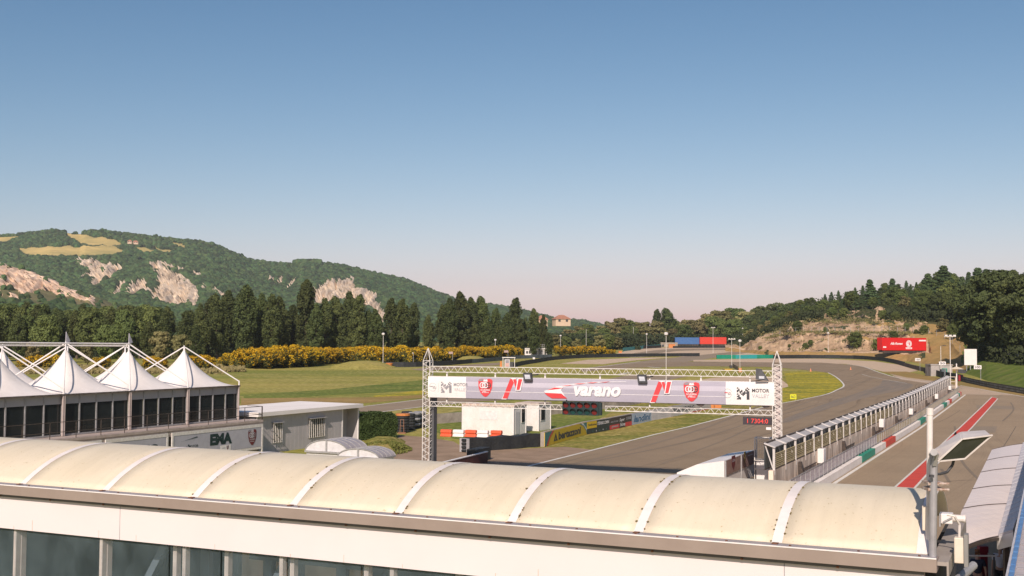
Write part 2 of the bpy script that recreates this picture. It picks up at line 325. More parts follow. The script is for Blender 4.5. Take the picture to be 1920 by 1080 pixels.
strip('track_line',[(860,909),(1010,870),(1225,816),(1440,761.5)]+smooth([(1440,761.5),(1540,742),(1569,731.5),(1582,724),(1577,715),(1565,705.5),(1552.5,699)],5),.28,M_line,.036)
strip('track_line',smooth([(1587,683.5),(1620,688),(1650,699),(1690,710),(1745,717)],4),.35,M_line,.036)
strip('track_line',[(1800,723),(1860,734),(1925,745)],.3,M_line,.042)
strip('track_line',[(1616,702),(1630,706),(1660,712),(1700,719)],.15,M_line,.036)
strip('pit_line',[(1500,951),(1568,905),(1810,740.5)],.25,M_line,.040)
strip('track_line',[(672,763.5),(800,748),(900,739.5)],.3,M_line,.03)
strip('track_line',[(672,778),(800,762),(860,756)],.3,M_line,.03)
strip('track_line',[(1085,692),(1140,686),(1200,678)],.4,M_line,.03)
for a,b in (((1215,688),(1240,690)),((1265,692),(1290,692.5)),((1400,694),(1500,694)),((1180,670),(1230,668)),((1160,702),(1180,699))):
    strip('kerb_line',[a,b],1.0,M_line,.034)
RL=[(1671,921),(1735.6,863),(1792,809),(1860,744.6)]; RR=[(1870.7,748),(1816.6,808),(1735.6,893.5),(1708,924)]
drape('pit_red_line',[(1600,986)]+RL+RR+[(1646,986)],M_redline,.038)
strip('pit_line',[(1600,986)]+RL+[RR[0]]+RR[1:]+[(1646,986)],.14,M_line,.042)
drape('rubber_patch',smooth([(1655,713),(1690,716),(1712,722),(1700,730),(1640,742),(1560,764),(1480,792),(1470,786),(1550,756),(1610,736),(1650,722)],3),mat('rubbered_asphalt',(.20,.16,.115),.75,(.27,.20,.13),.9,stretch=(TH,(.06,1,1)),lo=.3,hi=.6),.027)
for pts,w in (([(1040,880),(1180,845),(1330,800),(1460,745)],.35),([(1240,870),(1360,825),(1460,780),(1640,730)],.2),([(1100,868),(1300,826),(1470,770),(1600,722),(1640,708)],.25)):
    strip('tyre_mark',smooth(pts,4),w,mat('rubber_mark',(.19,.145,.095),.8,(.24,.18,.115),.4,stretch=(TH,(.1,1,1))),.030)
for q in ([(1830,760),(1900,762),(1905,768),(1832,766)],[(1810,800),(1870,800),(1866,812),(1800,812)]): drape('asphalt_patch',q,mat('asphalt_patch',(.28,.215,.145),.85,(.24,.185,.125),1.5),.036)
for q in ([(1905,800),(1880,840),(1850,870),(1840,905)],[(1700,800),(1760,792),(1800,770)],[(1870,900),(1800,902),(1770,905)]): strip('asphalt_crack',smooth(q,3),.05,mat('crack_sealant',(.10,.085,.065),.8),.040)
for pts in ([(1840,905),(1800,860),(1790,800)],[(1780,905),(1765,880)],[(1880,790),(1900,770),(1895,755)]):
    strip('tyre_mark',smooth(pts,4),.2,mat('rubber_mark_pit',(.23,.175,.115),.8),.038)
# ---------------------------------------------------------------- hills
def inpoly(x,y,P):
    c=False; n=len(P); j=n-1
    for i in range(n):
        xi,yi=P[i]; xj,yj=P[j]
        if (yi>y)!=(yj>y) and x<(xj-xi)*(y-yi)/(yj-yi)+xi: c=not c
        j=i
    return c
def lerp(x,T):
    if x<=T[0][0]: return T[0][1]
    for (a,b),(c,d) in zip(T,T[1:]):
        if x<=c: return b+(d-b)*(x-a)/(c-a)
    return T[-1][1]
def blendmat(name, layers, base, bump=.5, bs=.05):
    """base colour pair, then (attribute, colour, colour2, noise scale) layered over it"""
    m=bpy.data.materials.new(name); m.use_nodes=True; t=m.node_tree; b=t.nodes['Principled BSDF']; b.inputs['Roughness'].default_value=.95; b.inputs['Specular IOR Level'].default_value=.1
    tc=t.nodes.new('ShaderNodeTexCoord')
    def two(c1,c2,s):
        n=t.nodes.new('ShaderNodeTexNoise'); n.inputs['Scale'].default_value=s; n.inputs['Detail'].default_value=7; n.inputs['Roughness'].default_value=.65; t.links.new(tc.outputs['Object'],n.inputs['Vector'])
        r=t.nodes.new('ShaderNodeValToRGB'); r.color_ramp.elements[0].position=.38; r.color_ramp.elements[1].position=.62; r.color_ramp.elements[0].color=(*c1,1); r.color_ramp.elements[1].color=(*c2,1); t.links.new(n.outputs[0],r.inputs[0]); return r.outputs[0], n
    cur,_=two(*base)
    for at,c1,c2,s in layers:
        a=t.nodes.new('ShaderNodeAttribute'); a.attribute_name=at; cc,n=two(c1,c2,s)
        ad=t.nodes.new('ShaderNodeMath'); ad.operation='MULTIPLY_ADD'; ad.inputs[1].default_value=.9; t.links.new(n.outputs[0],ad.inputs[0]); t.links.new(a.outputs['Fac'],ad.inputs[2])
        mr=t.nodes.new('ShaderNodeMapRange'); mr.inputs[1].default_value=.9; mr.inputs[2].default_value=1.0; t.links.new(ad.outputs[0],mr.inputs[0])
        x=t.nodes.new('ShaderNodeMixRGB'); t.links.new(mr.outputs[0],x.inputs[0]); t.links.new(cur,x.inputs[1]); t.links.new(cc,x.inputs[2]); cur=x.outputs[0]
    t.links.new(cur,b.inputs['Base Color'])
    bn=t.nodes.new('ShaderNodeTexNoise'); bn.inputs['Scale'].default_value=bs; bn.inputs['Detail'].default_value=8; t.links.new(tc.outputs['Object'],bn.inputs['Vector'])
    bp=t.nodes.new('ShaderNodeBump'); bp.inputs['Strength'].default_value=bump; bp.inputs['Distance'].default_value=.25/bs; t.links.new(bn.outputs[0],bp.inputs['Height']); t.links.new(bp.outputs[0],b.inputs['Normal'])
    return m
M_cliff=blendmat('hill_ground',[('field',(.58,.43,.16),(.40,.33,.12),.008),('rock',(.78,.64,.48),(.46,.36,.26),.055)],((.06,.085,.035),(.11,.12,.05),.02),.8,.03)
FIELDS=[[(117,438),(150,439),(215,448),(232,458),(205,461),(150,456),(140,450)],[(28,466),(60,464),(120,462),(215,461),(231,470),(228,477),(185,480),(100,479),(50,476)],[(248,462),(270,465),(292,472),(268,474)],[(0,440),(45,439),(12,452),(-60,456),(-60,440)],[(275,458),(336,475),(300,472)],[(310,454),(350,459),(345,465)],[(1040,598),(1075,601),(1060,606)],[(843,561),(870,564),(895,569),(880,573),(850,566)]]
CLIFFS=[[(147,487),(165,487),(190,495),(232,498),(228,510),(212,524),(200,528),(186,542),(162,535),(180,521),(152,526),(165,508),(145,495)],
 [(283,500),(300,494),(318,506),(345,520),(360,530),(376,556),(370,578),(330,577),(300,570),(282,552),(296,540),(290,515)],[(205,552),(235,525),(241,530),(222,554)],[(243,540),(258,525),(272,528),(302,572),(287,567),(268,548),(252,560),(238,556)],
 [(370,531),(400,541),(432,556),(425,562),(385,545)],[(584,550),(600,537),(625,527),(662,523),(666,537),(690,546),(706,556),(716,580),(724,604),(712,614),(700,585),(670,568),(640,566),(620,570),(600,580),(585,575),(580,560)],
 [(497,531),(508,522),(519,520),(512,530)],[(516,541),(527,523),(537,520),(530,532)],[(537,545),(549,524),(566,520),(552,534)],[(290,490),(345,503),(350,512),(325,505)],[(355,512),(380,515),(378,520),(355,519)],[(420,510),(427,502),(423,512)]]
SIL=[(-260,470),(-120,452),(-60,445),(0,442),(20,441),(70,438),(95,434),(115,436),(150,439),(160,435),(200,436),(260,443),(330,451),(400,459),(440,478),(470,490),(520,496),(552,498),(562,492),(585,490),(598,496),(640,499),(700,514),(760,527),(810,547),(850,562),(900,573),(940,577),(1000,590),(1040,600),(1100,606),(1160,622),(1240,650)]
def hillmesh(name, sil, x0,x1,nx,ny,d0,d1,base,rockp,fieldp,pw=1.0,amp=1.0,matl=None):
    V=[];rock=[];fld=[];info=[]
    for j in range(ny+1):
        t=j/ny
        for i in range(nx+1):
            px=x0+(x1-x0)*i/nx; s=lerp(px,sil); y=base+(s-base)*t**pw; d=d0+(d1-d0)*t
            wx=px+6*noise.noise(Vector((px*.05,y*.08,1))); wy=y+4*noise.noise(Vector((px*.06,y*.08,5)))
            rk=float(any(inpoly(wx,wy,P) for P in rockp)); fd=float(any(inpoly(wx,wy,P) for P in fieldp))
            p=PD(px,y,d); gq=px*.16+y*.14+2.2*noise.noise(Vector((px*.03,y*.05,8))); gl=(1-abs(noise.noise(Vector((gq,y*.02,2))))*2.6)*.7+(1-abs(noise.noise(Vector((gq*2.3,y*.04,6))))*2.4)*.35-.5; f2=noise.fractal(Vector((p.x*.02,p.y*.008,3)),1,2,4)
            edge=min(1,(1-t)*6)
            p.z+=edge*amp*((rk*(gl*13+f2*5))+(1-rk)*f2*4*(1-fd)); p.y+=rk*gl*-34*amp
            V.append(p); rock.append(rk); fld.append(fd); info.append((px,y,t))
    fs=[(j*(nx+1)+i,j*(nx+1)+i+1,(j+1)*(nx+1)+i+1,(j+1)*(nx+1)+i) for j in range(ny) for i in range(nx)]
    # back side, so the ridge is solid ground from any side
    b0=len(V)
    for i in range(nx+1):
        q=V[ny*(nx+1)+i]; V.append(Vector((q.x*1.25,q.y*1.25,0))); rock.append(0); fld.append(0)
    fs+=[(ny*(nx+1)+i,ny*(nx+1)+i+1,b0+i+1,b0+i) for i in range(nx)]
    me=bpy.data.meshes.new(name); me.from_pydata([tuple(v) for v in V],[],fs); me.materials.append(matl)
    for nm,arr in (('rock',rock),('field',fld)):
        a=me.attributes.new(nm,'FLOAT','POINT'); a.data.foreach_set('value',arr)
    me.polygons.foreach_set('use_smooth',[True]*len(me.polygons)); me.update()
    o=bpy.data.objects.new(name,me); COL.objects.link(o); struct(o); return o,V,info,rock,fld
def blob_nodes(name, material):
    ng=bpy.data.node_groups.new(name,'GeometryNodeTree'); ng.interface.new_socket('Geometry',in_out='INPUT',socket_type='NodeSocketGeometry'); ng.interface.new_socket('Geometry',in_out='OUTPUT',socket_type='NodeSocketGeometry')
    N=ng.nodes; L=ng.links; gi=N.new('NodeGroupInput'); go=N.new('NodeGroupOutput')
    ic=N.new('GeometryNodeMeshIcoSphere'); ic.inputs['Subdivisions'].default_value=2; ic.inputs['Radius'].default_value=1
    sp=N.new('GeometryNodeSetPosition'); nz=N.new('ShaderNodeTexNoise'); nz.inputs['Scale'].default_value=2.6; nz.inputs['Detail'].default_value=3
    vm=N.new('ShaderNodeVectorMath'); vm.operation='SUBTRACT'; vm.inputs[1].default_value=(.5,.5,.5); vs=N.new('ShaderNodeVectorMath'); vs.operation='SCALE'; vs.inputs['Scale'].default_value=1.3
    L.new(nz.outputs['Color'],vm.inputs[0]); L.new(vm.outputs[0],vs.inputs[0]); L.new(vs.outputs[0],sp.inputs['Offset']); L.new(ic.outputs[0],sp.inputs[0])
    sm=N.new('GeometryNodeSetMaterial'); sm.inputs['Material'].default_value=material; L.new(sp.outputs[0],sm.inputs[0])
    ip=N.new('GeometryNodeInstanceOnPoints'); L.new(gi.outputs[0],ip.inputs['Points']); L.new(sm.outputs[0],ip.inputs['Instance'])
    rv=N.new('FunctionNodeRandomValue'); rv.data_type='FLOAT_VECTOR'; rv.inputs[0].default_value=(0,0,0); rv.inputs[1].default_value=(.5,.5,6.28); L.new(rv.outputs[0],ip.inputs['Rotation'])
    na=N.new('GeometryNodeInputNamedAttribute'); na.data_type='FLOAT_VECTOR'; na.inputs[0].default_value='scl'; L.new(na.outputs[0],ip.inputs['Scale'])
    L.new(ip.outputs[0],go.inputs[0]); return ng
M_woods=leafmat('hill_foliage',(.055,.095,.028),(.032,.060,.020),.55,.0,.9)
NG_woods=blob_nodes('woods',M_woods)
def blobs(name, pts, scl, ng, label):
    me=bpy.data.meshes.new(name); me.from_pydata([tuple(p) for p in pts],[],[]); a=me.attributes.new('scl','FLOAT_VECTOR','POINT'); a.data.foreach_set('vector',np.array(scl,dtype=np.float32).ravel())
    o=bpy.data.objects.new(name,me); COL.objects.link(o); md=o.modifiers.new('g','NODES'); md.node_group=ng; o['kind']='stuff'; o['label']=label; o['category']='woods'; return o
def sample_hill(data, nx, ny, count, r, thin=.05):
    o,V,info,rock,fld=data; P=[];S=[]
    for _ in range(count):
        i=random.random()*nx; j=random.random()**.85*ny; i0=int(i); j0=int(j); k=j0*(nx+1)+i0
        bare=rock[k] or fld[k] or rock[min(k+1,len(rock)-1)]
        qx,qy,_t=info[k]
        if any(inpoly(qx,qy-e,Q) for Q in FIELDS for e in (2,6)): continue
        if any(inpoly(qx,qy-3,Q) for Q in CLIFFS) and random.random()<.8: continue
        if bare and random.random()>thin: continue
        a=V[k].lerp(V[k+1],i-i0); b=V[k+nx+1].lerp(V[k+nx+2],i-i0); p=a.lerp(b,j-j0)
        q=r*(.6+.8*random.random())*(.5 if bare else 1); P.append(p+Vector((0,0,q*.25))); S.append((q,q,q*(.8+.4*random.random())))
    return P,S
NX,NY=640,170
hm=hillmesh('hills',SIL,-260,1240,NX,NY,1000,2400,655,CLIFFS,FIELDS,.85,1.0,M_cliff)
P,S=sample_hill(hm,NX,NY,64000,4.4,.05)
# extra trees standing along the crest and the field edges
for px in range(-40,1040,4):
    if 118<px<152: continue
    s=lerp(px,SIL); p=PD(px+random.random()*4,s+1,2380); q=random.uniform(3,6.5); P.append(p); S.append((q,q,q))
for px in range(556,600,3):
    p=PD(px,494,2350); P.append(p); S.append((9,9,9))
blobs('hill_woods',P,S,NG_woods,'dense dark green woodland covering the long hill')
SIL2=[(-260,470),(-100,480),(0,492),(35,503),(60,509),(100,525),(130,541),(170,551),(215,571),(250,582),(300,594),(360,604),(450,618),(520,640)]
C2=[[(-80,478),(0,490),(35,502),(60,508),(105,526),(112,542),(132,560),(105,549),(80,541),(60,546),(42,553),(22,536),(0,545),(-80,545)],[(108,530),(135,543),(175,556),(180,570),(140,560),(120,548)],[(-80,540),(0,545),(5,565),(-60,565)],[(20,550),(42,552),(40,572),(28,575)]]
D2=[[(-100,478),(500,630),(300,620),(180,590),(60,580),(-100,560)]]
hm2=hillmesh('eroded_ridge',SIL2,-260,520,200,60,700,980,650,C2,D2,1.0,.5,blendmat('ridge_ground',[('field',(.20,.17,.085),(.11,.12,.05),.02),('rock',(.76,.58,.43),(.48,.33,.23),.05)],((.06,.085,.035),(.13,.13,.05),.03),.8,.05))
P,S=sample_hill(hm2,200,60,5200,4.5,.07)
blobs('ridge_scrub',P,S,NG_woods,'scattered green scrub on the pale eroded ridge at left')
# ---------------------------------------------------------------- right hillside with quarried bank
HC=[(1360,500,[(510,650),(520,648),(525,648),(545,648),(590,647),(680,646)]),(1395,475,[(488,655),(500,651),(505,650),(525,646),(570,640),(660,630)]),(1430,440,[(450,657),(468,636),(474,634),(492,630),(530,622),(610,612)]),(1470,415,[(425,659),(448,629),(455,627),(475,614),(515,604),(600,594)]),(1500,405,[(415,659),(440,624),(447,622),(470,601),(510,590),(600,575)]),
 (1560,392,[(402,660),(426,624),(434,622),(456,598),(490,583),(590,564)]),(1600,385,[(395,660),(415,625),(423,623),(445,599),(480,580),(580,555)]),(1700,360,[(372,660),(400,625),(410,623),(430,599),(470,575),(580,545)]),(1745,320,[(350,664),(392,628),(402,626),(426,601),(462,578),(570,545)]),(1780,280,[(318,675),(375,640),(388,634),(415,606),(455,580),(570,545)]),
 (1805,262,[(285,688),(320,668),(345,655),(400,615),(450,585),(560,545)]),(1850,222,[(255,683),(272,676),(300,668),(360,635),(440,590),(550,545)]),(1925,184,[(225,690),(250,679),(285,668),(350,632),(430,590),(540,545)]),(2060,165,[(200,700),(230,682),(270,665),(340,630),(420,590),(540,545)]),(2300,150,[(180,705),(210,685),(250,665),(320,630),(420,590),(540,545)])]
def hill_at(px, v):
    """point on the hillside, v = 0..6 (row)"""
    for (a,da,ra),(b,db,rb) in zip(HC,HC[1:]):
        if px<=b or b==2300:
            w=max(0,(px-a)/(b-a)); d0=da+(db-da)*w
            def row(k):
                if k==0: q=XY(px,d0); q.z-=.3; return q
                d=ra[k-1][0]+(rb[k-1][0]-ra[k-1][0])*w; y=ra[k-1][1]+(rb[k-1][1]-ra[k-1][1])*w
                return PD(px,y,d)
            k=min(5,int(v)); q=row(k).lerp(row(k+1), v-k)
            if k==1: q.z=row(1).z+(row(2).z-row(1).z)*(v-1)**2.2
            return q
nx,ny=420,110; V=[];A={'rock':[],'dry':[],'green':[]}
for j in range(ny+1):
    v=6*j/ny
    for i in range(nx+1):
        px=1360+(2300-1360)*i/nx; p=hill_at(px,v); rkf=(1 if (1<v<2 or 3<v<4) else .7 if v<3.9 else 0)
        n=noise.noise(Vector((px*.02,v*1.5,4))); n2=noise.fractal(Vector((p.x*.12,p.y*.05,p.z*.2)),1,2,5)
        rock = 1.0 if (v<3.95 and v>.9 and px<1742+n*20 and not (1.92+n*.25<v<2.15+n*.25 and n2>.0) and not (v>3.45 and n2>.35) and not (n2>.62)) else (.9 if 4.0<v<4.9 and 1545<px<1660 and n>-.25 else 0)
        if rock and v>3 and px>1690 and n>.1: rock=.35
        grn = 1.0 if px>1812+n*18-(v*3) and v<3.2 else 0
        dry = 1.0 if not grn and not rock and v<3.75 and (n2<.5 or px>1735) else 0
        amp=(2.6 if rock else .5)*min(1,v)*(1 if v<1 else min(1,.12+(v-1)*1.6) if px>1560 else 1)
        gl=abs(noise.noise(Vector((px*.09,v*.5,9))))+.5*abs(noise.noise(Vector((px*.25,v*.8,3))))
        p.z+=n2*amp*1.0-(gl*2.2*amp*.25 if rock else 0); p.y+=n2*amp*1.2*(1 if rock else 0)
        V.append(p); A['rock'].append(rock); A['dry'].append(dry); A['green'].append(grn)
b0=len(V)
for i in range(nx+1):
    q=V[ny*(nx+1)+i]; V.append(Vector((q.x*1.3,q.y*1.3,0)))
    for k in A: A[k].append(0)
fs=[(j*(nx+1)+i,j*(nx+1)+i+1,(j+1)*(nx+1)+i+1,(j+1)*(nx+1)+i) for j in range(ny) for i in range(nx)]+[(ny*(nx+1)+i,ny*(nx+1)+i+1,b0+i+1,b0+i) for i in range(nx)]
me=bpy.data.meshes.new('hillside'); me.from_pydata([tuple(v) for v in V],[],fs)
me.materials.append(blendmat('hillside_ground',[('dry',(.42,.26,.10),(.33,.22,.08),.15),('green',(.10,.145,.022),(.15,.165,.04),.25),('rock',(.58,.41,.255),(.33,.22,.13),.16)],((.05,.07,.025),(.10,.09,.04),.15),.9,.25))
for k in A:
    a=me.attributes.new(k,'FLOAT','POINT'); a.data.foreach_set('value',A[k])
me.polygons.foreach_set('use_smooth',[True]*len(me.polygons)); ob=bpy.data.objects.new('hillside',me); COL.objects.link(ob); struct(ob)
# ---------------------------------------------------------------- trees
barkm=mat('bark',(.16,.12,.085),.9,(.09,.07,.05),3)
LM={'poplar':leafmat('poplar_leaves',(.122,.145,.042),(.058,.080,.028)),'oak':leafmat('broadleaf_leaves',(.165,.205,.055),(.080,.110,.034)),'olive':leafmat('olive_leaves',(.28,.25,.10),(.16,.155,.06)),
    'conifer':leafmat('conifer_needles',(.100,.150,.056),(.050,.082,.032),.25,.1),'dark':leafmat('dark_broadleaf_leaves',(.105,.130,.040),(.052,.070,.025),.25,.15)}
def proto(kind, h, cw, matk, nclump, nleaf, ls, seed, shape):
    """unit-free prototype: returns (crown mesh, trunk mesh). shape(t)->radius fraction"""
    rs=random.Random(seed); P=[];N=[]
    lean=Vector((rs.uniform(-.04,.04),rs.uniform(-.04,.04),0))*h
    for c in range(nclump):
        t=rs.random()**.9; rr=shape(t)*cw; a=rs.random()*6.283; q=rr*math.sqrt(rs.random())*.85
        cx=q*math.cos(a)+lean.x*t; cy=q*math.sin(a)+lean.y*t; cz=h*(.12+.86*t) if kind!='oak' else h*(.22+.74*t)
        cr=cw*(.15+.20*rs.random())*(.55+.45*shape(t)); k=max(6,int(nleaf/nclump*(.5+rs.random())))
        d=rng.normal(size=(k,3)); d/=np.linalg.norm(d,axis=1)[:,None]; d[:,2]=np.where(rng.random(k)<.3,np.abs(d[:,2]),d[:,2])
        sz=np.array([1,1,1.7 if kind=='poplar' else .8 if kind!='conifer' else .45]); rad=cr*(.75+.35*rng.random(k))[:,None]
        P.append(np.array([cx,cy,cz])+d*rad*sz); N.append(d+np.array([cx,cy,0])*.3/cw)
    P=np.concatenate(P); N=np.concatenate(N); ok=P[:,2]>h*.04; me=quads_mesh('crown',leaves(P[ok],N[ok],ls,.55),[LM[matk]])
    b=MB(); b.tube((0,0,-.5),(lean.x*.5,lean.y*.5,h*.5),h*.018+.08,h*.010,7); b.tube((lean.x*.5,lean.y*.5,h*.5),(lean.x,lean.y,h*.93),h*.010,.03,6)
    for k in range(9):
        t=.18+.07*k; a=k*2.4+seed; e=Vector((math.cos(a)*cw*.7*shape(t),math.sin(a)*cw*.7*shape(t),h*(t+.14))); b.tube((lean.x*t,lean.y*t,h*t),e,h*.006,.02,5)
    m2=bpy.data.meshes.new('trunk'); m2.from_pydata(b.v,[],b.f); m2.materials.append(barkm); return me,m2
popl=lambda t: (min(1,.45+t*1.6) if t<.35 else max(.16,1-((t-.35)/.65)**2.6*.86))
oak=lambda t: max(.25,math.sin(math.pi*(.12+.80*t))**.7)
con=lambda t: max(.03,(1-t)**.75)
PR={'poplar':[proto('poplar',20,3.1,'poplar',150,13000,.25,s,popl) for s in (1,2,3,4,5,6)],
    'oak':[proto('oak',13,5.2,'oak',110,11000,.28,s,oak) for s in (11,12,13,14)],
    'olive':[proto('oak',12,4.6,'olive',50,5500,.33,s,oak) for s in (21,22)],
    'conifer':[proto('conifer',14,3.8,'conifer',150,10000,.24,s,con) for s in (31,32,33)],
    'dark':[proto('oak',22,7.5,'dark',90,15000,.38,s,oak) for s in (41,42)]}
PH={'poplar':20,'oak':13,'olive':12,'conifer':14,'dark':22}
def tree(name, kind, p, h, label, group, wide=1.0):
    cm,tm=random.choice(PR[kind]); s=h/PH[kind]
    o=thing(name,label,'tree',p,random.random()*6.28,group); o.scale=(s*wide,s*wide,s)
    for nm,me in (('crown',cm),('trunk',tm)):
        c=bpy.data.objects.new(nm,me); COL.objects.link(c); c.parent=o
    return o
def by_top(px, ytop, d, base=None):
    p=base or XY(px,d); top=PD(px,ytop,p.y); return p, max(2,top.z-p.z)
def nth(i): return f"{i}{'th' if 10<=i%100<=20 else {1:'st',2:'nd',3:'rd'}.get(i%10,'th')}"
POP=[(375,572),(392,560),(408,556),(430,548),(455,537),(470,545),(490,553),(510,556),(528,560),(545,575),(572,528),(592,572),(610,562),(632,558),(655,550),(668,556),(690,585),(705,582),(735,562),(755,563),(772,572),(800,592),(830,575),(842,562),(866,552),(885,562),(905,558),(930,580),(948,588),(962,562),(985,598),(1003,582),(1018,592)]
for i,(px,y) in enumerate(POP):
    d=350+random.uniform(-8,14)+max(0,px-650)*.17; p,h=by_top(px,y,d)
    tree('poplar_tree','poplar',p,h*1.02,f'tall dark poplar behind the yellow broom, {nth(i+1)} from the left of the poplar row',"poplars in the row behind the broom",1.05 if y<590 else .8)
for i in range(30):
    px=385+i*22+random.uniform(-9,9); d=372+random.uniform(0,30)
    p,h=by_top(px,lerp(px,[(380,590),(560,585),(700,600),(800,605),(1030,615)])+random.uniform(-8,10),d)
    tree('poplar_tree','poplar',p,h,'shorter dark tree filling the gaps behind the tall poplar row',"smaller trees behind the poplars",1.3)
for r_,(d0,dy) in enumerate(((300,6),(335,0),(370,-3))):
    for i in range(15):
        px=-30+i*28+random.uniform(-9,9)+r_*9; y=lerp(px,[(0,572),(60,575),(150,578),(260,577),(370,588)])+dy+random.uniform(-5,7)+(14 if r_==0 else 0)
        if r_==0 and random.random()<.35: continue
        p,h=by_top(px,y,d0+random.uniform(-8,8)); kd='poplar' if random.random()<.6 else 'oak'
        tree('wood_tree',kd,p,h,'tall leafy tree in the dark wood behind the white tents',"trees of the wood behind the tents",1.25 if kd=='poplar' else .8)
for i,(px,y,d,k) in enumerate([(60,640,270,'olive'),(165,642,268,'olive'),(300,622,265,'olive'),(340,628,262,'olive'),(205,610,280,'oak'),(110,655,262,'oak')]):
    p,h=by_top(px,y,d); tree('small_tree',k,p,h,f'small pale green tree at the foot of the dark wood, {nth(i+1)} planted','small trees in front of the wood',.9)
TLN=[(1035,622),(1055,616),(1075,612),(1095,604),(1118,604),(1135,600),(1152,596),(1170,600),(1188,602),(1205,604),(1222,600),(1240,600),(1262,602),(1282,598),(1300,594),(1318,590),(1338,583),(1356,588),(1374,580),(1392,582),(1410,574),(1430,572),(1450,570),(1470,572),(1490,566),(1508,566),(1525,570)]
for i,(px,y) in enumerate(TLN):
    for rr in range(2):
        d=665+rr*40+random.uniform(-15,15)+(0 if px>1200 else -(1200-px)*.9); yy=y+(14 if rr==0 else 2)+random.uniform(-4,5); p,h=by_top(px+rr*9+random.uniform(-4,4),yy,d)
        k='olive' if (px<1400 and random.random()<.55) else 'oak'
        if k=='oak' and px>1390: k='dark'
        tree('treeline_tree',k,p,h,('pale olive green tree in the far treeline beyond the track' if k=='olive' else 'green broadleaf tree in the far treeline beyond the track'),"trees in the far treeline",1.25)
for px,y,d,k,l in ((1232,580,700,'poplar','slim dark tree rising above the treeline, left one of the pair'),(1253,578,700,'poplar','wider dark tree rising above the treeline, right one of the pair')):
    p,h=by_top(px,y,d); tree('tall_tree',k,p,h,l,None,1.1 if px<1240 else 1.5)
for i,px in enumerate([1040,1062,1082,1100,1122,1140,1160,1185,1210,1235,1255]):
    p,h=by_top(px,lerp(px,[(1040,632),(1260,632)])+random.uniform(-6,6),(480 if px<1170 else 660)+random.uniform(0,50)); tree('treeline_tree','oak' if i%2 else 'olive',p,h,'low bushy tree at the front of the far treeline',"low trees in front of the treeline",1.2)
STP=[(1395,606),(1420,590),(1450,578),(1500,566),(1530,556),(1560,545),(1600,532),(1640,534),(1700,524),(1770,508),(1850,508),(1930,505)]
cnt=0
for r_,(v,hh,n) in enumerate(((5.7,13,30),(5.0,11,30),(4.35,8.5,30))):
    for i in range(-7,n):
        px=1500+i*(450/n)+random.uniform(-7,7); vv=v+random.uniform(-.2,.2)
        if r_==2 and 1545<px<1660 and random.random()<.75: continue
        p=hill_at(px,vv); s=lerp(px,STP); top=PD(px,s+(6 if r_==0 else 16 if r_==1 else 34)+random.uniform(-6,8),p.y); h=max(5,top.z-p.z)
        k='conifer' if random.random()<.5 and r_<2 else random.choice(['oak','oak','dark','olive' if r_==2 else 'oak'])
        tree('hillside_tree',k,p,min(h,17),{'conifer':'dark pointed conifer in the wood above the quarried bank'}.get(k,'green broadleaf tree in the wood above the quarried bank'),{'conifer':'conifers on the hillside'}.get(k,'broadleaf trees on the hillside'),1.1)
for px,y,v,l in ((1771,498,5.0,'tallest pointed conifer on the right hillside skyline'),(1738,512,5.0,'pointed conifer left of the tallest one on the skyline'),(1634,524,5.0,'pointed conifer above the middle of the quarried bank'),(1835,502,5.2,'pointed conifer right of the tallest one on the skyline'),(1674,522,5.3,'narrow pointed conifer above the red trailer'),(1853,504,5.4,'narrow conifer behind the big dark trees at right')):
    p=hill_at(px,v); h=PD(px,y,p.y).z-p.z; tree('conifer_tree','conifer',p,h,l,None,1.35)
for i,(px,y,d,b,w) in enumerate([(1835,528,265,1.6,1.0),(1868,508,285,1.8,1.05),(1905,520,262,1.9,1.05),(1935,512,290,2,1.1),(1822,572,272,1.6,.7),(1885,545,245,1.5,.9),(1925,560,240,1.5,.9)]):
    p=XY(px,d); p.z=hill_at(px,2.2).z-.3; p.y=hill_at(px,2.2).y; p.x=hill_at(px,2.2).x; h=PD(px,y,p.y).z-p.z
    tree('large_tree','dark',p,h,f'huge dark leafy tree at the right edge beside the mown bank, {nth(i+1)} of its clump','large dark trees at the right edge',w)
SHR=[(1510,648,1.35,2.4),(1520,640,1.6,2.0),(1603,640,1.5,5.5),(1646,642,1.3,4.0),(1675,640,1.8,3.2),(1548,626,2.2,2.0),(1733,622,2.1,3.2),(1475,612,2.4,4),(1495,600,3.1,4),(1583,598,4.1,4),(1480,640,1.5,1.3),(1700,608,3.2,2.2),(1770,600,3.4,4.5),(1790,605,3.2,5),(1548,652,1.15,1.3),(1425,645,1.2,1.6),(1718,628,2.0,1.6),(1560,585,4.2,4),(1655,590,4.0,3.5),(1680,595,3.9,3.5)]
for i,(px,y,v,h) in enumerate(SHR):
    p=hill_at(px,v); k='olive' if i in (7,12) else 'oak'; tree('shrub',k,p+Vector((0,0,-h*.25)),h*1.25,'green shrub growing on the bare quarried bank','shrubs on the quarried bank',1.15)['category']='shrub'
P=[];N=[]
for c in range(330):
    v0=random.choice([random.uniform(1.95,2.3),random.uniform(1.1,3.9),random.uniform(3.6,4.2)]); px0=random.uniform(1430,1735); n_=random.randrange(8,50); sp_=random.uniform(.4,1.6); c0=hill_at(px0,v0)
    for k in range(n_): P.append((c0.x+random.gauss(0,sp_),c0.y+random.gauss(0,.6),c0.z+abs(random.gauss(0,sp_*.35)))); N.append((0,-.6,.6))
me=quads_mesh('bank_scrub',leaves(np.array(P),np.array(N),.26,.8),[leafmat('bank_scrub_leaves',(.14,.15,.05),(.26,.21,.09),.2)]); o=bpy.data.objects.new('bank_scrub',me); COL.objects.link(o); struct(o,'stuff','low green and dry scrub scattered over the quarried bank')
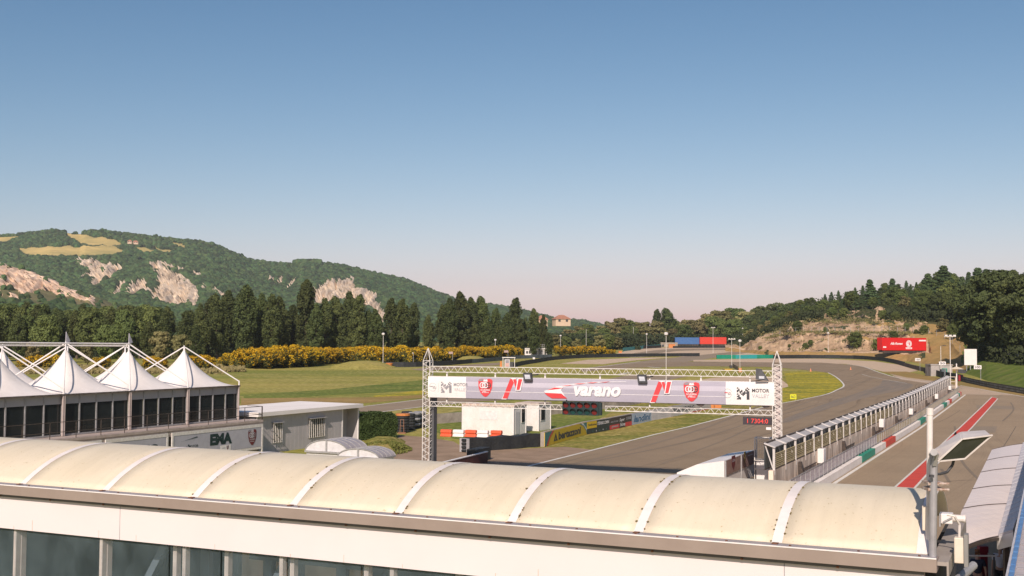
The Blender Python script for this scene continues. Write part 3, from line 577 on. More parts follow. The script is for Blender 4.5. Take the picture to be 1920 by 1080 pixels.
# ---------------------------------------------------------------- yellow broom
M_bg=leafmat('broom_stems',(.10,.11,.03),(.055,.065,.02),.2); M_by=leafmat('broom_flowers',(.74,.49,.022),(.56,.35,.015),.12,.3)
BRM=[]
for s in range(4):
    P=[];N=[];rs=random.Random(s)
    for c in range(34):
        a=rs.random()*6.283; q=1.9*math.sqrt(rs.random()); z=(.5+2.7*rs.random())*(1-.22*(q/1.9)**2); cr=.35+.4*rs.random(); k=150
        d=rng.normal(size=(k,3)); d/=np.linalg.norm(d,axis=1)[:,None]; P.append(np.array([q*math.cos(a),q*math.sin(a),z])+d*cr*(.6+.5*rng.random(k))[:,None]); N.append(d+[0,0,.3])
    P=np.concatenate(P);N=np.concatenate(N); ok=P[:,2]>0; P=P[ok];N=N[ok]
    pr=np.clip((P[:,2]-.5)/2.6,0,1)*.75+.08+ .25*np.sin(P[:,0]*3+s)*np.sin(P[:,1]*3); mi=(rng.random(len(P))<pr).astype(int)
    BRM.append(quads_mesh('broom',leaves(P,N,.13,.6),[M_bg,M_by],mi))
def broom(p,h,w=1.0,gr="yellow flowering broom bushes of the hedge",lb='yellow flowering broom bush in the long hedge along the grass'):
    o=bpy.data.objects.new('broom_bush',random.choice(BRM)); COL.objects.link(o); o.location=p; o.scale=(h/3.1*w,h/3.1*w,h/3.1); o.rotation_euler=(0,0,random.random()*6.28); tag(o,lb,'bush',gr); return o
BT=[(418,672,3.0),(432,665,4),(470,656,4.6),(560,652,5),(640,653,5),(740,652,5),(800,655,4.6),(870,652,5),(955,650,5),(970,655,4)]
BB=[(415,688),(480,692),(540,690),(600,684),(660,678),(700,683),(780,684),(850,676),(960,672)]
px=418
while px<968:
    b=G(px,lerp(px,BB)+random.uniform(-1.5,0)); top=PD(px,lerp(px,[(a,t) for a,t,_ in BT])+random.uniform(-2,3),b.y).z-b.z
    broom(b,max(2,top),1.15); b2=b+Vector((random.uniform(-1,1),3.4,0)); b2.z=g(b2.y); broom(b2,max(2,top*1.0),1.15); px+=13
px=1048
while px<1152:
    b=G(px,667+random.uniform(-.5,0)); broom(b,PD(px,649+random.uniform(0,2)+(px>1135)*5,b.y).z-b.z,1.1,"far yellow broom bushes","yellow broom bush in the far patch right of the white control cabin"); px+=11
for px,y,h in ((62,676,3.2),(80,676,3),(100,676,3.3),(45,678,2.4),(190,678,2.8),(285,672,3),(300,674,2.6),(372,660,3.5),(385,665,3),(1440,632,1.5)):
    if px<1000: broom(G(px,696),h,1.1,"broom bushes behind the tents","yellow broom bush glimpsed behind the white tents")
# rough grass bank at the foot of the wood
P=[];N=[]
for _ in range(9000):
    px=random.uniform(-40,460); y=random.uniform(690,702) if px<420 else random.uniform(693,698); p=G(px,y); P.append((p.x,p.y,p.z+random.random()*.9)); N.append((0,-1,.3))
me=quads_mesh('rough_grass',leaves(np.array(P),np.array(N),.28,.6),[leafmat('rough_grass_blades',(.34,.27,.12),(.20,.18,.07),.2)]); o=bpy.data.objects.new('rough_grass',me); COL.objects.link(o); struct(o,'stuff','tall dry grass between the lawn and the wood')
P=[];N=[]
for _ in range(16000):
    px=random.uniform(-40,1035); d=random.uniform(345,400)+max(0,px-650)*.17; p=XY(px,d); P.append((p.x,p.y,p.z+random.random()**1.5*3.2)); N.append((0,-1,.5))
me=quads_mesh('undergrowth',leaves(np.array(P),np.array(N),.42,.8),[leafmat('undergrowth_leaves',(.045,.06,.022),(.025,.035,.014),.2)]); o=bpy.data.objects.new('undergrowth',me); COL.objects.link(o); struct(o,'stuff','dark undergrowth beneath the poplars and the wood')
P=[];N=[]
for _ in range(14000):
    px=random.uniform(1025,1540); d=random.uniform(640,690)-max(0,1200-px)*.9; p=XY(px,d)
    if px<1200: p=XY(px,random.uniform(520,570))
    P.append((p.x,p.y,p.z+random.random()**1.5*7)); N.append((0,-1,.5))
me=quads_mesh('undergrowth',leaves(np.array(P),np.array(N),.8,.8),[MATS['undergrowth_leaves']]); o=bpy.data.objects.new('undergrowth',me); COL.objects.link(o); struct(o,'stuff','dark undergrowth beneath the far treeline')
P=[];N=[]
for _ in range(26000):
    px=random.uniform(1385,2000); v=random.choice([random.uniform(4.05,5.9),random.uniform(3.9,4.6)])
    if px>1815: v=random.uniform(1.7,4.5)
    if v<4.9 and 1545<px<1660 and random.random()<.93: continue
    p=hill_at(px,v); P.append((p.x,p.y,p.z+random.random()**1.5*3.5)); N.append((0,-1,.5))
me=quads_mesh('undergrowth',leaves(np.array(P),np.array(N),.5,.8),[leafmat('hillside_undergrowth',(.06,.075,.026),(.03,.04,.015),.2)]); o=bpy.data.objects.new('undergrowth',me); COL.objects.link(o); struct(o,'stuff','dark undergrowth in the wood above the quarried bank')
# ---------------------------------------------------------------- start gantry over the track
def truss_bar(b, a, c, w, n, r=.03, mi=0, h=None):
    """box truss from a to c with w x h section; zigzag web on all faces"""
    h=h or w; a=Vector(a); c=Vector(c); d=(c-a); L=d.length; d.normalize(); up=Vector((0,0,1)) if abs(d.z)<.9 else Vector((0,1,0))
    x=d.cross(up).normalized()*w/2; y=Vector(x.cross(d)).normalized()*h/2; cs=[-x-y,x-y,x+y,-x+y]
    for k in cs: b.bar(a+k,c+k,r*1.5,mi=mi)
    for f in ((0,1,3) if abs(d.z)>.9 else (1,)):
        k0,k1=cs[f],cs[(f+1)%4]
        for i in range(n):
            p=a+d*(L*i/n); q=a+d*(L*(i+.5)/n); s=a+d*(L*(i+1)/n); b.bar(p+k0,q+k1,r,mi=mi); b.bar(q+k1,s+k0,r,mi=mi)
    if abs(d.z)<.9:
        for i in range(0,n+1,11):
            p=a+d*(L*i/n)
            for f in (0,1,2,3): b.bar(p+cs[f],p+cs[(f+1)%4],r*.8,mi=mi)
    for t in (0,1):
        p=a+d*L*t
        for f in range(4): b.bar(p+cs[f],p+cs[(f+1)%4],r,mi=mi)
GL=PD(803,700,73.0); GR=PD(1457,700,65.5); gd=Vector((GR.x-GL.x,GR.y-GL.y,0)); GW=gd.length; TG=math.atan2(gd.y,gd.x)
gan=thing('start_gantry','white lattice gantry spanning the start straight with a mauve banner','gantry',(GL.x,GL.y,0),TG)
def zg(px,py,t):           # height of a picture row at share t of the span
    d=73.0+(65.5-73.0)*t; return PD(px,py,d).z
def shield(b, cx, cz, h, y, rm, gm, wm, km):
    w=h*.84; S=[(-.5,.36),(-.44,.46),(-.25,.5),(0,.44),(.25,.5),(.44,.46),(.5,.36),(.47,0),(.34,-.28),(.12,-.47),(0,-.5),(-.12,-.47),(-.34,-.28),(-.47,0)]
    b.poly([(cx+p*w,y,cz+q*h) for p,q in S],rm)
    b.poly([(cx+p*w,y-.004,cz+q*h) for p,q in ((-.46,.36),(-.42,.45),(-.25,.49),(-.14,.47),(-.2,.36))],gm)
    b.poly([(cx+p*w,y-.004,cz+q*h) for p,q in ((-.12,.46),(0,.43),(.12,.46),(.16,.34),(-.16,.34))],wm)
    for k,mm in ((.2,km),(0,wm),(-.2,wm)):
        b.ring(cx+k*w,cz+.14*h,.17*h,.125*h,y-.006-.002*(1-k),mm)
        b.box(cx+k*w-.012*h,cx+k*w+.012*h,y-.010,y-.009,cz+.02*h,cz+.26*h,mm)
        b.box(cx+k*w-.13*h,cx+k*w+.13*h,y-.012,y-.011,cz+.13*h,cz+.15*h,mm)
    b.text('SCUDERIA',cx-.33*w,cz-.17*h,cx+.33*w,cz-.08*h,y-.006,wm,.02); b.text('de Adamich',cx-.24*w,cz-.29*h,cx+.24*w,cz-.21*h,y-.006,wm,.01)
def motorvalley(b, x0, cz, h, y, km, gm):
    """chequered M mark with the words beside it"""
    w=h*1.05; rows=[".X.......","XX.X...X.","X.X...XX.","..XX.XXX.",".X.XXXXXX","..XXXX.XX","X.XXX..XX",".XXX...XX","XXX....XX","XXX....XX"]
    mk=["X......X.",".X....X.X","XX.X..XX.","X.XX.X.XX","..X.XXXXX","X..XXX.XX",".X..X..XX","XX.....XX",".XX....XX","XXX....XX"]
    for j,rw in enumerate(mk):
        for i,ch in enumerate(rw):
            if ch=='X': q=.02*w*((i*7+j*3)%3-1) if i<4 else 0; b.poly([(x0+w*i/9+q,y,cz+h*(.5-(j+1)/10)),(x0+w*(i+1)/9+q,y,cz+h*(.5-(j+1)/10)),(x0+w*(i+1)/9-q,y,cz+h*(.5-j/10)),(x0+w*i/9-q,y,cz+h*(.5-j/10))],km)
    b.text('MOTOR',x0+w*1.2,cz+h*.12,x0+w*2.55,cz+h*.42,y,km,.018); b.text('VALLEY',x0+w*1.2,cz-h*.32,x0+w*2.55,cz-h*.02,y,gm,.008)
zt,zb=5.90,4.88                     # banner top and bottom
bz0,bz1=PD(1130,752,69.3).z, PD(1130,711,69.3).z
zt=bz1; zb=bz0; BH=zt-zb
u1,u2=zg(1130,702,.5),zg(1130,691.0,.5); l1,l2=zg(1130,769.5,.5),zg(1130,760.5,.5)
# pillars
for nm,x in (('pillar',-.02),('pillar',GW)):
    b=MB(); truss_bar(b,(x,0,.1),(x,0,u2+.35),.46,17,.026,h=.46)
    b.box(x-.35,x+.35,-.35,.35,0,.1)
    for sx in (-.23,.23):
        for sy in (-.23,.23): b.bar((x+sx,sy,u2+.35),(x,0,u2+1.15),.035)
    if x>1: b.box(x-.15,x-.1,.1,.2,.2,u2)
    b.build('pillar',m_('steelw'),gan)
    if x>1: MB().box(x-.2,x+.2,.19,.21,.1,u2+.2).build('backing_panel',mat('pinkish_panel',(.50,.43,.40),.7,(.42,.36,.33),1.5),gan)
b=MB(); b.box(-.02+.12,.36,.12,.62,0,zb-.05); b.build('side_post',mat('grey_post',(.10,.10,.10),.6),gan)
b=MB(); truss_bar(b,(.25,0,(u1+u2)/2),(GW-.25,0,(u1+u2)/2),.36,46,.020,h=u2-u1); b.build('upper_truss',m_('steelw'),gan)
xs0=GW*(1148-803)/654*1.0
b=MB(); truss_bar(b,(.25,0,(l1+l2)/2),(GW*.435,0,(l1+l2)/2),.36,20,.020,h=l2-l1); truss_bar(b,(GW*.537,0,(l1+l2)/2),(GW-.25,0,(l1+l2)/2),.36,21,.020,h=l2-l1); b.build('lower_truss',m_('steelw'),gan)
b=MB()
for t in (.06,.21,.36,.52,.66,.80,.93):
    b.box(GW*t-.04,GW*t+.04,-.05,.05,l2,u1)
b.build('hanger',m_('steelw'),gan)
# banner: a shallow convex box with printed face
mauve=mat('mauve_print',(.39,.365,.42),.5,(.35,.33,.38),.8)
mats=[m_('white'),mauve,m_('ink'),m_('red'),m_('wink'),m_('grey'),m_('lgrey'),mat('mauve_band',(.50,.47,.525),.5,(.46,.435,.485),.6),m_('dsteel')]
def bul(p):
    t=(p.z-zb)/BH; q=max(0,1-(2*t-1)**2); return Vector((p.x,p.y*2-.24-.035*q,p.z))
b=MB(); n=14; xa=.10; xb=GW-.12; x1=GW*.124; x2=GW*.868
for (a,c,mi) in ((xa,x1,0),(x1,x2,1),(x2,xb,0)):
    for i in range(n):
        for k in range(6):
            xx0=a+(c-a)*k/6; xx1=a+(c-a)*(k+1)/6; z0=zb+BH*i/n; z1=zb+BH*(i+1)/n; m2=mi
            if mi==1 and i in (8,9,10): m2=7
            b.add([(xx0,0,z0),(xx1,0,z0),(xx1,0,z1),(xx0,0,z1)],[(0,1,2,3)],m2)
b.box(x1,x2,-.006,-.004,zb+BH*.33,zb+BH*.35,4)
cz=(zt+zb)/2; S=GW/654.0                      # metres per picture pixel along the span
X=lambda px: GW*((px-803)/654.0)*(1.06-.06*((px-803)/654.0))
def nlogo(px):
    x=X(px); w=X(px+36)-x; z=lambda t: zb+BH*t
    for k,q in enumerate(([(.0,.03),(.26,.03),(.68,.95),(.40,.95)],[(.56,.93),(.70,.95),(.94,.50),(.76,.42)],[(.86,.95),(1.06,.95),(.92,.45),(.76,.45)])):
        cx_=sum(p[0] for p in q)/4; cz_=sum(p[1] for p in q)/4
        for e,mi,y in ((.055,4,-.012-.012*k),(0,3,-.018-.012*k)): b.poly([(x+w*(px_+(e*1.0 if px_>cx_ else -e*1.0)),y,z(pz_+(e*.7 if pz_>cz_ else -e*.7))) for px_,pz_ in q],mi)
shield(b,X(918),cz+.02,BH*.86,-.012,3,5,4,2); nlogo(951); nlogo(1229); shield(b,X(1304),cz+.03,BH*.86,-.012,3,5,4,2)
# kerb swoosh
P0=[(1030,.42),(1052,.62),(1090,.80),(1125,.885),(1160,.915),(1184,.925)]; P1=[(1184,.905),(1150,.885),(1115,.82),(1085,.73),(1066,.62),(1062,.48),(1066,.34)]
b.poly([(X(p),-.010,zb+BH*t) for p,t in P0+P1+[(1072,.10),(1046,.10),(1034,.30)]],4)
b.poly([(X(p),-.016,zb+BH*t) for p,t in ((1031,.34),(1063,.32),(1074,.10),(1045,.09),(1036,.22))],3)
for (p,q,c,d) in ((1036,1050,1062,.50),(1062,1072,1082,.66),(1086,1094,1104,.77),(1110,1118,1127,.82),(1134,1142,1150,.86)):
    up_=lerp(p,[(a,t) for a,t in P0]); up2=lerp(q,[(a,t) for a,t in P0]); lo1=lerp(c,[(1062,.55),(1066,.62),(1085,.73),(1115,.82),(1150,.885)])
    b.poly([(X(p),-.016,zb+BH*(up_-.01)),(X(q),-.016,zb+BH*(up2-.01)),(X(c+5),-.016,zb+BH*(lo1+.03)),(X(c-5),-.016,zb+BH*(lo1-.02))],3)
b.text('varano',X(1086)+.03,zb+BH*.22-.03,X(1174)+.03,zb+BH*.68-.03,-.008,5,.045,.25)
b.text('varano',X(1086),zb+BH*.22,X(1174),zb+BH*.68,-.014,4,.045,.25)
for x0 in (806,1360):
    b.ring(X(x0+9.5),cz,.26,.245,-.012,6); b.text('EMILIA',X(x0+4),cz+.0,X(x0+15),cz+.07,-.012,3 if x0>1000 else 5,.01); b.text('RO',X(x0+10),cz-.1,X(x0+16),cz-.02,-.012,5,.01)
    b.box(X(x0+21),X(x0+21)+.01,-.012,-.011,cz-.3,cz+.3,6); motorvalley(b,X(x0+26),cz,BH*.52,-.012,5 if x0<1000 else 2,6)
b.map(bul)
b.box(xa,xb,-.21,.16,zb-.03,zb-.005,8); b.box(xa,xb,-.21,.16,zt+.002,zt+.02,0); b.box(xa,xb,.13,.16,zb,zt,0)
b.build('banner',mats,gan)
b=MB()
for px in (1127-5,1318,1436):
    x=X(px); b.plate([(x-.22,zb-.03),(x+.28,zb-.03),(x+.12,zb-.16),(x-.04,zb-.16)],-.15,.05)
b.build('bracket',m_('dsteel'),gan)
for px,big in ((1001,1),(1215,1),(1427,1)):
    x=X(px); t=thing('gantry_floodlight',{1001:'black floodlight left of the middle on top of the mauve banner',1215:'black floodlight in the middle above the mauve banner',1427:'black tilted floodlight at the right end of the gantry banner'}[px],'floodlight',tuple(gan.location+Vector((math.cos(TG)*x,math.sin(TG)*x,0))),TG,'floodlights on the gantry')
    z=zt+.16; b=MB()
    if px<1400:
        b.hexa([(-.24,-.52,z-.30),(.28,-.52,z-.30),(.28,-.28,z-.34),(-.24,-.28,z-.34),(-.32,-.50,z+.13),(.20,-.50,z+.13),(.20,-.22,z+.17),(-.32,-.22,z+.17)]); b.bar((.1,-.3,z),(.55,0,z+.08),.07)
    else:
        b.hexa([(-.18,-.62,z+.0),(.50,-.45,z-.08),(.5,-.15,z-.08),(-.18,-.3,z-.0),(-.18,-.52,z+.62),(.1,-.42,z+.60),(.1,-.2,z+.58),(-.18,-.3,z+.62)]); b.bar((-.5,-.2,z-.12),(.3,0,z-.02),.05)
    b.build('housing',m_('ink'),t)
    b=MB()
    if px<1400: b.hexa([(-.14,-.545,z-.20),(.20,-.545,z-.20),(.20,-.53,z-.20),(-.14,-.53,z-.20),(-.2,-.525,z+.06),(.14,-.525,z+.06),(.14,-.51,z+.06),(-.2,-.51,z+.06)])
    else: b.box(.0,.3,-.56,-.545,z+.05,z+.2)
    b.build('lens',mat('lamp_lens',(.55,.56,.58),.15,(.35,.37,.4),3),t)
# start light panel
x=X(1067); zl=zb-.04
t=thing('start_lights','dark green start light panel with ten round lamps under the banner','traffic light',tuple(gan.location+Vector((math.cos(TG)*x,math.sin(TG)*x,0))),TG)
b=MB(); pw=.445; dk=mat('signal_housing',(.018,.035,.035),.5,(.012,.025,.025)); b.box(0,pw*5+.02,-.5,-.2,zl-.80,zl); b.box(pw*5+.02,pw*5+.2,-.45,-.25,zl-.78,zl-.02); b.bar((.2,-.3,zl),(.2,-.3,zl+.1),.06); b.build('housing',dk,t)
for i in range(5):
    for j in range(2):
        cx=pw*(i+.5); cz2=zl-.2-.4*j
        b=MB(); nn=14
        for k in range(nn):
            a0=2*math.pi*k/nn; a1=2*math.pi*(k+1)/nn
            if math.sin((a0+a1)/2)<-.45: continue
            rr=.185; b.add([(cx+rr*math.cos(a0),-.5,cz2+rr*math.sin(a0)),(cx+rr*math.cos(a1),-.5,cz2+rr*math.sin(a1)),(cx+rr*math.cos(a1),-.5-.22*(.4+.6*max(0,math.sin(a1))),cz2+rr*math.sin(a1)),(cx+rr*math.cos(a0),-.5-.22*(.4+.6*max(0,math.sin(a0))),cz2+rr*math.sin(a0))],[(0,1,2,3)])
        b.build('visor',dk,t)
        b=MB(); b.disc(cx,cz2,.165,-.512); b.build('lamp_lens',mat('red_lens',(.16,.012,.012),.25,(.09,.01,.01)) if (j==0 or i in (0,4)) else mat('green_lens',(.008,.05,.045),.25,(.006,.03,.03)),t)
# hanging lap time display
x=X(1396); z0,z1=PD(1420,796,66).z,PD(1420,782,66).z
t=thing('time_display','lit red digit display hanging from the right end of the gantry over the track','display',tuple(gan.location+Vector((math.cos(TG)*x,math.sin(TG)*x,0))),TG)
b=MB(); b.box(0,GW-x-.3,-.15,.1,z0,z1); b.bar((.3,0,z1),(.3,0,l1),.02); b.bar((1.2,0,z1),(1.2,0,l1),.02); b.build('case',mat('display_case',(.05,.04,.045),.5),t)
b=MB(); b.text('1 7304:0',.25,z0+.09,GW-x-.50,z1-.08,-.155,0,.0); b.build('digits',mat('red_digits',(.6,.05,.04),.5,emit=((1,.06,.04),.5)),t)
t=tag(MB().box(0,.28,-.2,.2,0,.14).build('camera_box',m_('white')),'small white camera box on the left side of the right gantry pillar','camera'); t.location=gan.location+Vector((math.cos(TG)*(GW-.6),math.sin(TG)*(GW-.6),zg(1447,806,1))); t.rotation_euler=(0,0,TG)
# ---------------------------------------------------------------- control cabins
def cabin(name,label,c,w,dp,h,win):
    """c: front right bottom corner; local x right along the front, +y away"""
    t=thing(name,label,'cabin',c,TH-math.pi/2,'white control cabins')
    wm=mat('cabin_panel',(.74,.71,.66),.6,(.66,.62,.56),1.2,bump=.15,bscale=6); gm=mat('cabin_side_panel',(.60,.58,.56),.6,(.54,.52,.50),1.2)
    b=MB(); b.box(-w,-.02,0,dp,0,h-.1)
    for i in range(int(w/.25)): b.box(-w+i*.25+.1,-w+i*.25+.11,-.004,0,.1,h-.1)
    for i in range(int(dp/.3)): b.box(-.02,-.015,i*.3+.12,i*.3+.13,.1,h-.12)
    b.build('wall',wm,t)
    b=MB(); b.box(-w-.06,.06,-.06,dp+.06,h-.1,h+.02); b.box(-w-.03,.03,-.03,dp+.03,h+.02,h+.08); b.build('roof',mat('cabin_roof',(.66,.56,.47),.8,(.45,.33,.25),2),t)
    b=MB()
    for x in (-w,-.02):
        for y in (0,dp): b.box(x-.05,x+.05,y-.05,y+.05,0,h-.1)
    b.build('corner_post',m_('white'),t)
    for (y0,y1,z0,z1) in win:
        f=MB().box(.0,.03,y0-.05,y1+.05,z0-.05,z1+.05).build('window',m_('white'),t); MB().box(.03,.04,y0,y1,z0,z1).build('pane',m_('glass'),f)
    return t
c1=G(963,817); c2=G(1010,808.5)
cb=cabin('control_cabin','larger white site cabin beside the black tyre wall, blank panel on its front',c1,5.15,2.7,2.66,[(1.7,2.35,1.1,2.4)])
MB().box(-3.4,-1.6,-.02,-.006,1.35,2.15).build('notice_panel',mat('blank_board',(.76,.73,.69),.4),cb); MB().box(.0,.02,.35,1.2,.1,2.1).build('door',mat('cabin_side_panel',(.60,.58,.56),.6),cb)
cb=cabin('control_cabin','smaller white site cabin standing behind the right end of the larger one',c2,2.4,2.9,2.55,[(.5,1.4,1.0,2.2)])
for i,px in enumerate((849,872,894.5,917,942)):
    p=G(px,816.5+ (px-849)*.02); p-=U2*1.2; t=thing('water_barrier',{0:'leftmost red plastic barrier in front of the large cabin',1:'white plastic barrier between the two left red ones',2:'middle red plastic barrier in front of the cabin',3:'white plastic barrier between middle and right red ones',4:'rightmost red plastic barrier, near the cabin corner'}[i],'barrier',p,TH-math.pi/2+.05,'red and white barriers by the cabin')
    col=mat('red_plastic',(.72,.11,.04),.45,(.62,.09,.035)) if i%2==0 else m_('white'); b=MB()
    for z0,z1,e in ((0,.28,.02),(.33,.62,0)): b.hexa([(-.52-e,-.25-e,z0),(.52+e,-.25-e,z0),(.52+e,.25+e,z0),(-.52-e,.25+e,z0),(-.5,-.2,z1),(.5,-.2,z1),(.5,.2,z1),(-.5,.2,z1)])
    b.box(-.48,.48,-.18,.18,.26,.36); o=b.build('body',col,t); md=o.modifiers.new('b','BEVEL'); md.width=.05; md.segments=2
# ---------------------------------------------------------------- black belted tyre wall and sponsor wall
A=G(880,848.5); B=G(1021,837); tw=thing('tyre_wall','long black rubber belted tyre wall in front of the white cabins','tyre wall',A,math.atan2((B-A).y,(B-A).x)); L=(B-A).length
b=MB(); n=24; H=lambda x: 1.02+.05*math.sin(x*2.1)+.03*math.sin(x*5)
for i in range(n):
    x0=L*i/n;x1=L*(i+1)/n; w0=.04*math.sin(x0*3.3);w1=.04*math.sin(x1*3.3); b.hexa([(x0,w0,0),(x1,w1,0),(x1,.8,0),(x0,.8,0),(x0,w0*.5,H(x0)),(x1,w1*.5,H(x1)),(x1,.8,H(x1)),(x0,.8,H(x0))])
b.build('belt',m_('black'),tw)
b=MB(); b.box(-.25,-.02,-.02,.85,0,1.05); b.build('end_board',mat('belt_end',(.45,.43,.42),.7),tw)
b=MB()
for k in range(4): b.tube((-.27,.05+.0,.12+k*.27),(-.27,.5,.12+k*.27),.11,n=10)
b.build('end_tyre',m_('black'),tw)
SW=[(1021,838,810),(1100,815,790),(1143,807,782),(1184.5,797.5,774),(1221.5,789,769),(1258,782,765),(1340,765,752)]
pts=[G(a,b_) for a,b_,_ in SW]; hts=[PD(a,c_,p.y).z-p.z for (a,_,c_),p in zip(SW,pts)]
Ls=[(pts[-1]-pts[0]).length]; ang=math.atan2((pts[4]-pts[0]).y,(pts[4]-pts[0]).x)
info=[('yellow advertising board reading bertazzoni at the end of the black tyre wall','y'),('dark advertising board with a small yellow panel next to the big yellow one','d'),('black and red advertising board left of the blue landini board','r'),('pale blue advertising board reading landini','l'),('white advertising board with faint grey print right of landini','w'),('pale advertising board with dark print, far end of the row','f')]
HB=1.14
for (a,c,(lb,k)) in zip(pts,pts[1:],info):
    d=c-a; Lx=d.length-.04; t=thing('advertising_board',lb,'sign board',a,math.atan2(d.y,d.x),'sponsor boards along the infield wall')
    b=MB(); b.box(0,Lx,.02,.35,0,HB+.04); b.build('wall_block',m_('conc'),t)
    b=MB(); y=-.01
    mats=[{'y':mat('yellow_board',(.62,.42,.02),.5,(.58,.39,.02)),'d':mat('dark_green_board',(.03,.045,.045),.5),'r':mat('charcoal_board',(.06,.045,.045),.5),'l':mat('pale_blue_board',(.42,.50,.58),.5),'w':mat('white_board',(.62,.58,.56),.5),'f':mat('cream_board',(.55,.52,.48),.5)}[k],m_('ink'),m_('red'),m_('wink'),m_('lgrey'),mat('blue_ink',(.04,.16,.32),.5),mat('yellow_board',(.62,.42,.02),.5),mat('teal_ink',(.05,.22,.22),.5)]
    b.box(0,Lx,y-.01,.02,.03,HB)
    y=-.03
    if k=='y':
        b.text('bertazzoni',Lx*.30,.26,Lx*.84,.92,y,1,.04); b.poly([(Lx*.19,y,.25),(Lx*.28,y,.25),(Lx*.235,y,.92)],1); b.ring(Lx*.235,.42,.10,.05,y-.004,6)
        b.poly([(0,y,.03),(Lx*.05,y,.03),(Lx*.12,y,.72),(Lx*.17,y,HB),(0,y,HB)],7); b.poly([(Lx*.03,y-.003,.03),(Lx*.06,y-.003,.03),(Lx*.13,y-.003,.74),(Lx*.20,y-.003,HB),(Lx*.16,y-.003,HB),(Lx*.09,y-.003,.68)],2)
        b.poly([(Lx*.80,y,HB),(Lx,y,HB),(Lx,y,.03),(Lx*.98,y,.4),(Lx*.90,y,.9)],7); b.poly([(Lx*.84,y-.003,HB),(Lx*.90,y-.003,HB),(Lx*.995,y-.003,.55),(Lx*.995,y-.003,.35),(Lx*.93,y-.003,.86)],3)
    elif k=='d':
        b.box(.02,Lx*.42,y,y+.01,HB*.45,HB,6); b.text('TotalEnergies',Lx*.04,HB*.62,Lx*.40,HB*.82,y-.012,1,.02); b.text('STEFANO COMINI',Lx*.45,HB*.62,Lx*.97,HB*.88,y,3,.03)
        for i in range(5): b.disc(Lx*(.25+.15*i),.22,.07,y,3 if i%2 else 7)
    elif k=='r':
        b.box(.02,Lx*.42,y,y+.01,.05,HB*.40,2); b.box(Lx*.7,Lx-.02,y,y+.01,.05,HB*.40,2); b.text('Super',Lx*.42,HB*.5,Lx*.66,HB*.85,y-.012,3,.03,.3); b.text('Nova',Lx*.44,HB*.14,Lx*.68,HB*.46,y-.012,3,.03,.3); b.text('MOTORI',Lx*.04,HB*.6,Lx*.36,HB*.72,y-.012,4,.01); b.text('CORSE',Lx*.72,HB*.62,Lx*.96,HB*.86,y-.012,4,.02); b.text('pneus',Lx*.08,HB*.12,Lx*.36,HB*.32,y-.012,4,.02)
    elif k=='l': b.text('landini',Lx*.07,.20,Lx*.95,.98,y,3,.075,.25); b.text('landini',Lx*.08,.23,Lx*.94,.95,y-.006,5,.035,.25)
    elif k=='w':
        b.text('FTC',Lx*.1,.25,Lx*.28,.5,y,4,.01)
        for i in range(4): b.box(Lx*.42,Lx*(.85-.06*(i%2)),y,y+.004,.3+.2*i,.33+.2*i,4)
    else: b.text('SPARK WELDING',Lx*.03,.45,Lx*.5,.95,y,1,.03); b.box(Lx*.3,Lx*.95,y,y+.004,.1,.2,2)
    b.build('panel',mats,t); 
# concrete infield wall behind the cabins
pp=[G(790,797),G(858,792),G(1032,778),G(1156,764.5),G(1200,757)]
b=MB()
for a,c in zip(pp,pp[1:]):
    a=a-pp[0]; c=c-pp[0]; b.hexa([a+Vector((0,0,-.1)),c+Vector((0,0,-.1)),c+Vector((0,.3,-.1)),a+Vector((0,.3,-.1)),a+Vector((0,0,1.02)),c+Vector((0,0,1.02)),c+Vector((0,.3,1.02)),a+Vector((0,.3,1.02))])
o=tag(b.build('concrete_wall',m_('conc')),'low beige concrete wall running behind the white cabins','wall'); o.location=pp[0]
# orange crates at the far end of the wall
for i,(px,py) in enumerate(((1327,766),(1341,765))):
    o=tag(MB().box(-.7,.7,-.4,.4,0,1.0).box(-.75,.75,-.45,.45,.9,1.05).build('marshal_box',mat('orange_plastic',(.60,.22,.06),.6)),('left' if i==0 else 'right')+' small orange box at the far end of the advertising boards','box'); o.location=G(px,py)
# dark red board wall and white pit booth in front of the gantry
a=PD(796,866,70); c=PD(914.5,846.5,80); a.z=c.z=0; d=c-a
t=thing('red_board_wall','dark maroon boarded wall end to the left of the track','wall',a,math.atan2(d.y,d.x)); z=8.4-(846.5-641)*80/F
b=MB(); b.box(0,d.length,0,.15,0,z); b.build('panel',mat('maroon_board',(.085,.022,.018),.6,(.06,.018,.015),1.5),t); MB().box(-.03,d.length+.02,-.03,.18,z,z+.05).build('top_rail',m_('white'),t)
o=tag(MB().box(0,2.2,0,.8,0,.9).build('belt_block',m_('black')),'black rubber block joining the maroon wall to the tyre wall','tyre wall'); o.location=c+Vector((-.75,.2,0)); o.rotation_euler=(0,0,TH)
bo=PD(1358,864,66); bo.z=0
t=thing('pit_booth','white sloped board booth at the start of the pit wall','booth',bo,TH)
q=lambda px,py: (lambda p:(MW[t.name].inverted()@p))(PD(px,py,66+(px-1358)*-.004))
b=MB(); tops=[q(1261,889),q(1302,872.5),q(1358,864)]; 
xx=[p for p in tops]; Wd=7.7
for p0,p1 in zip(xx,xx[1:]):
    b.hexa([(0,p0.y,0),(0,p1.y,0),(Wd,p1.y,0),(Wd,p0.y,0),(0,p0.y,p0.z),(0,p1.y,p1.z),(Wd,p1.y,p1.z),(Wd,p0.y,p0.z)])
b.build('shell',m_('white'),t)
bm_=mat('brown_banner',(.33,.21,.17),.8,(.26,.16,.13),1.2,bump=.4,bscale=3)
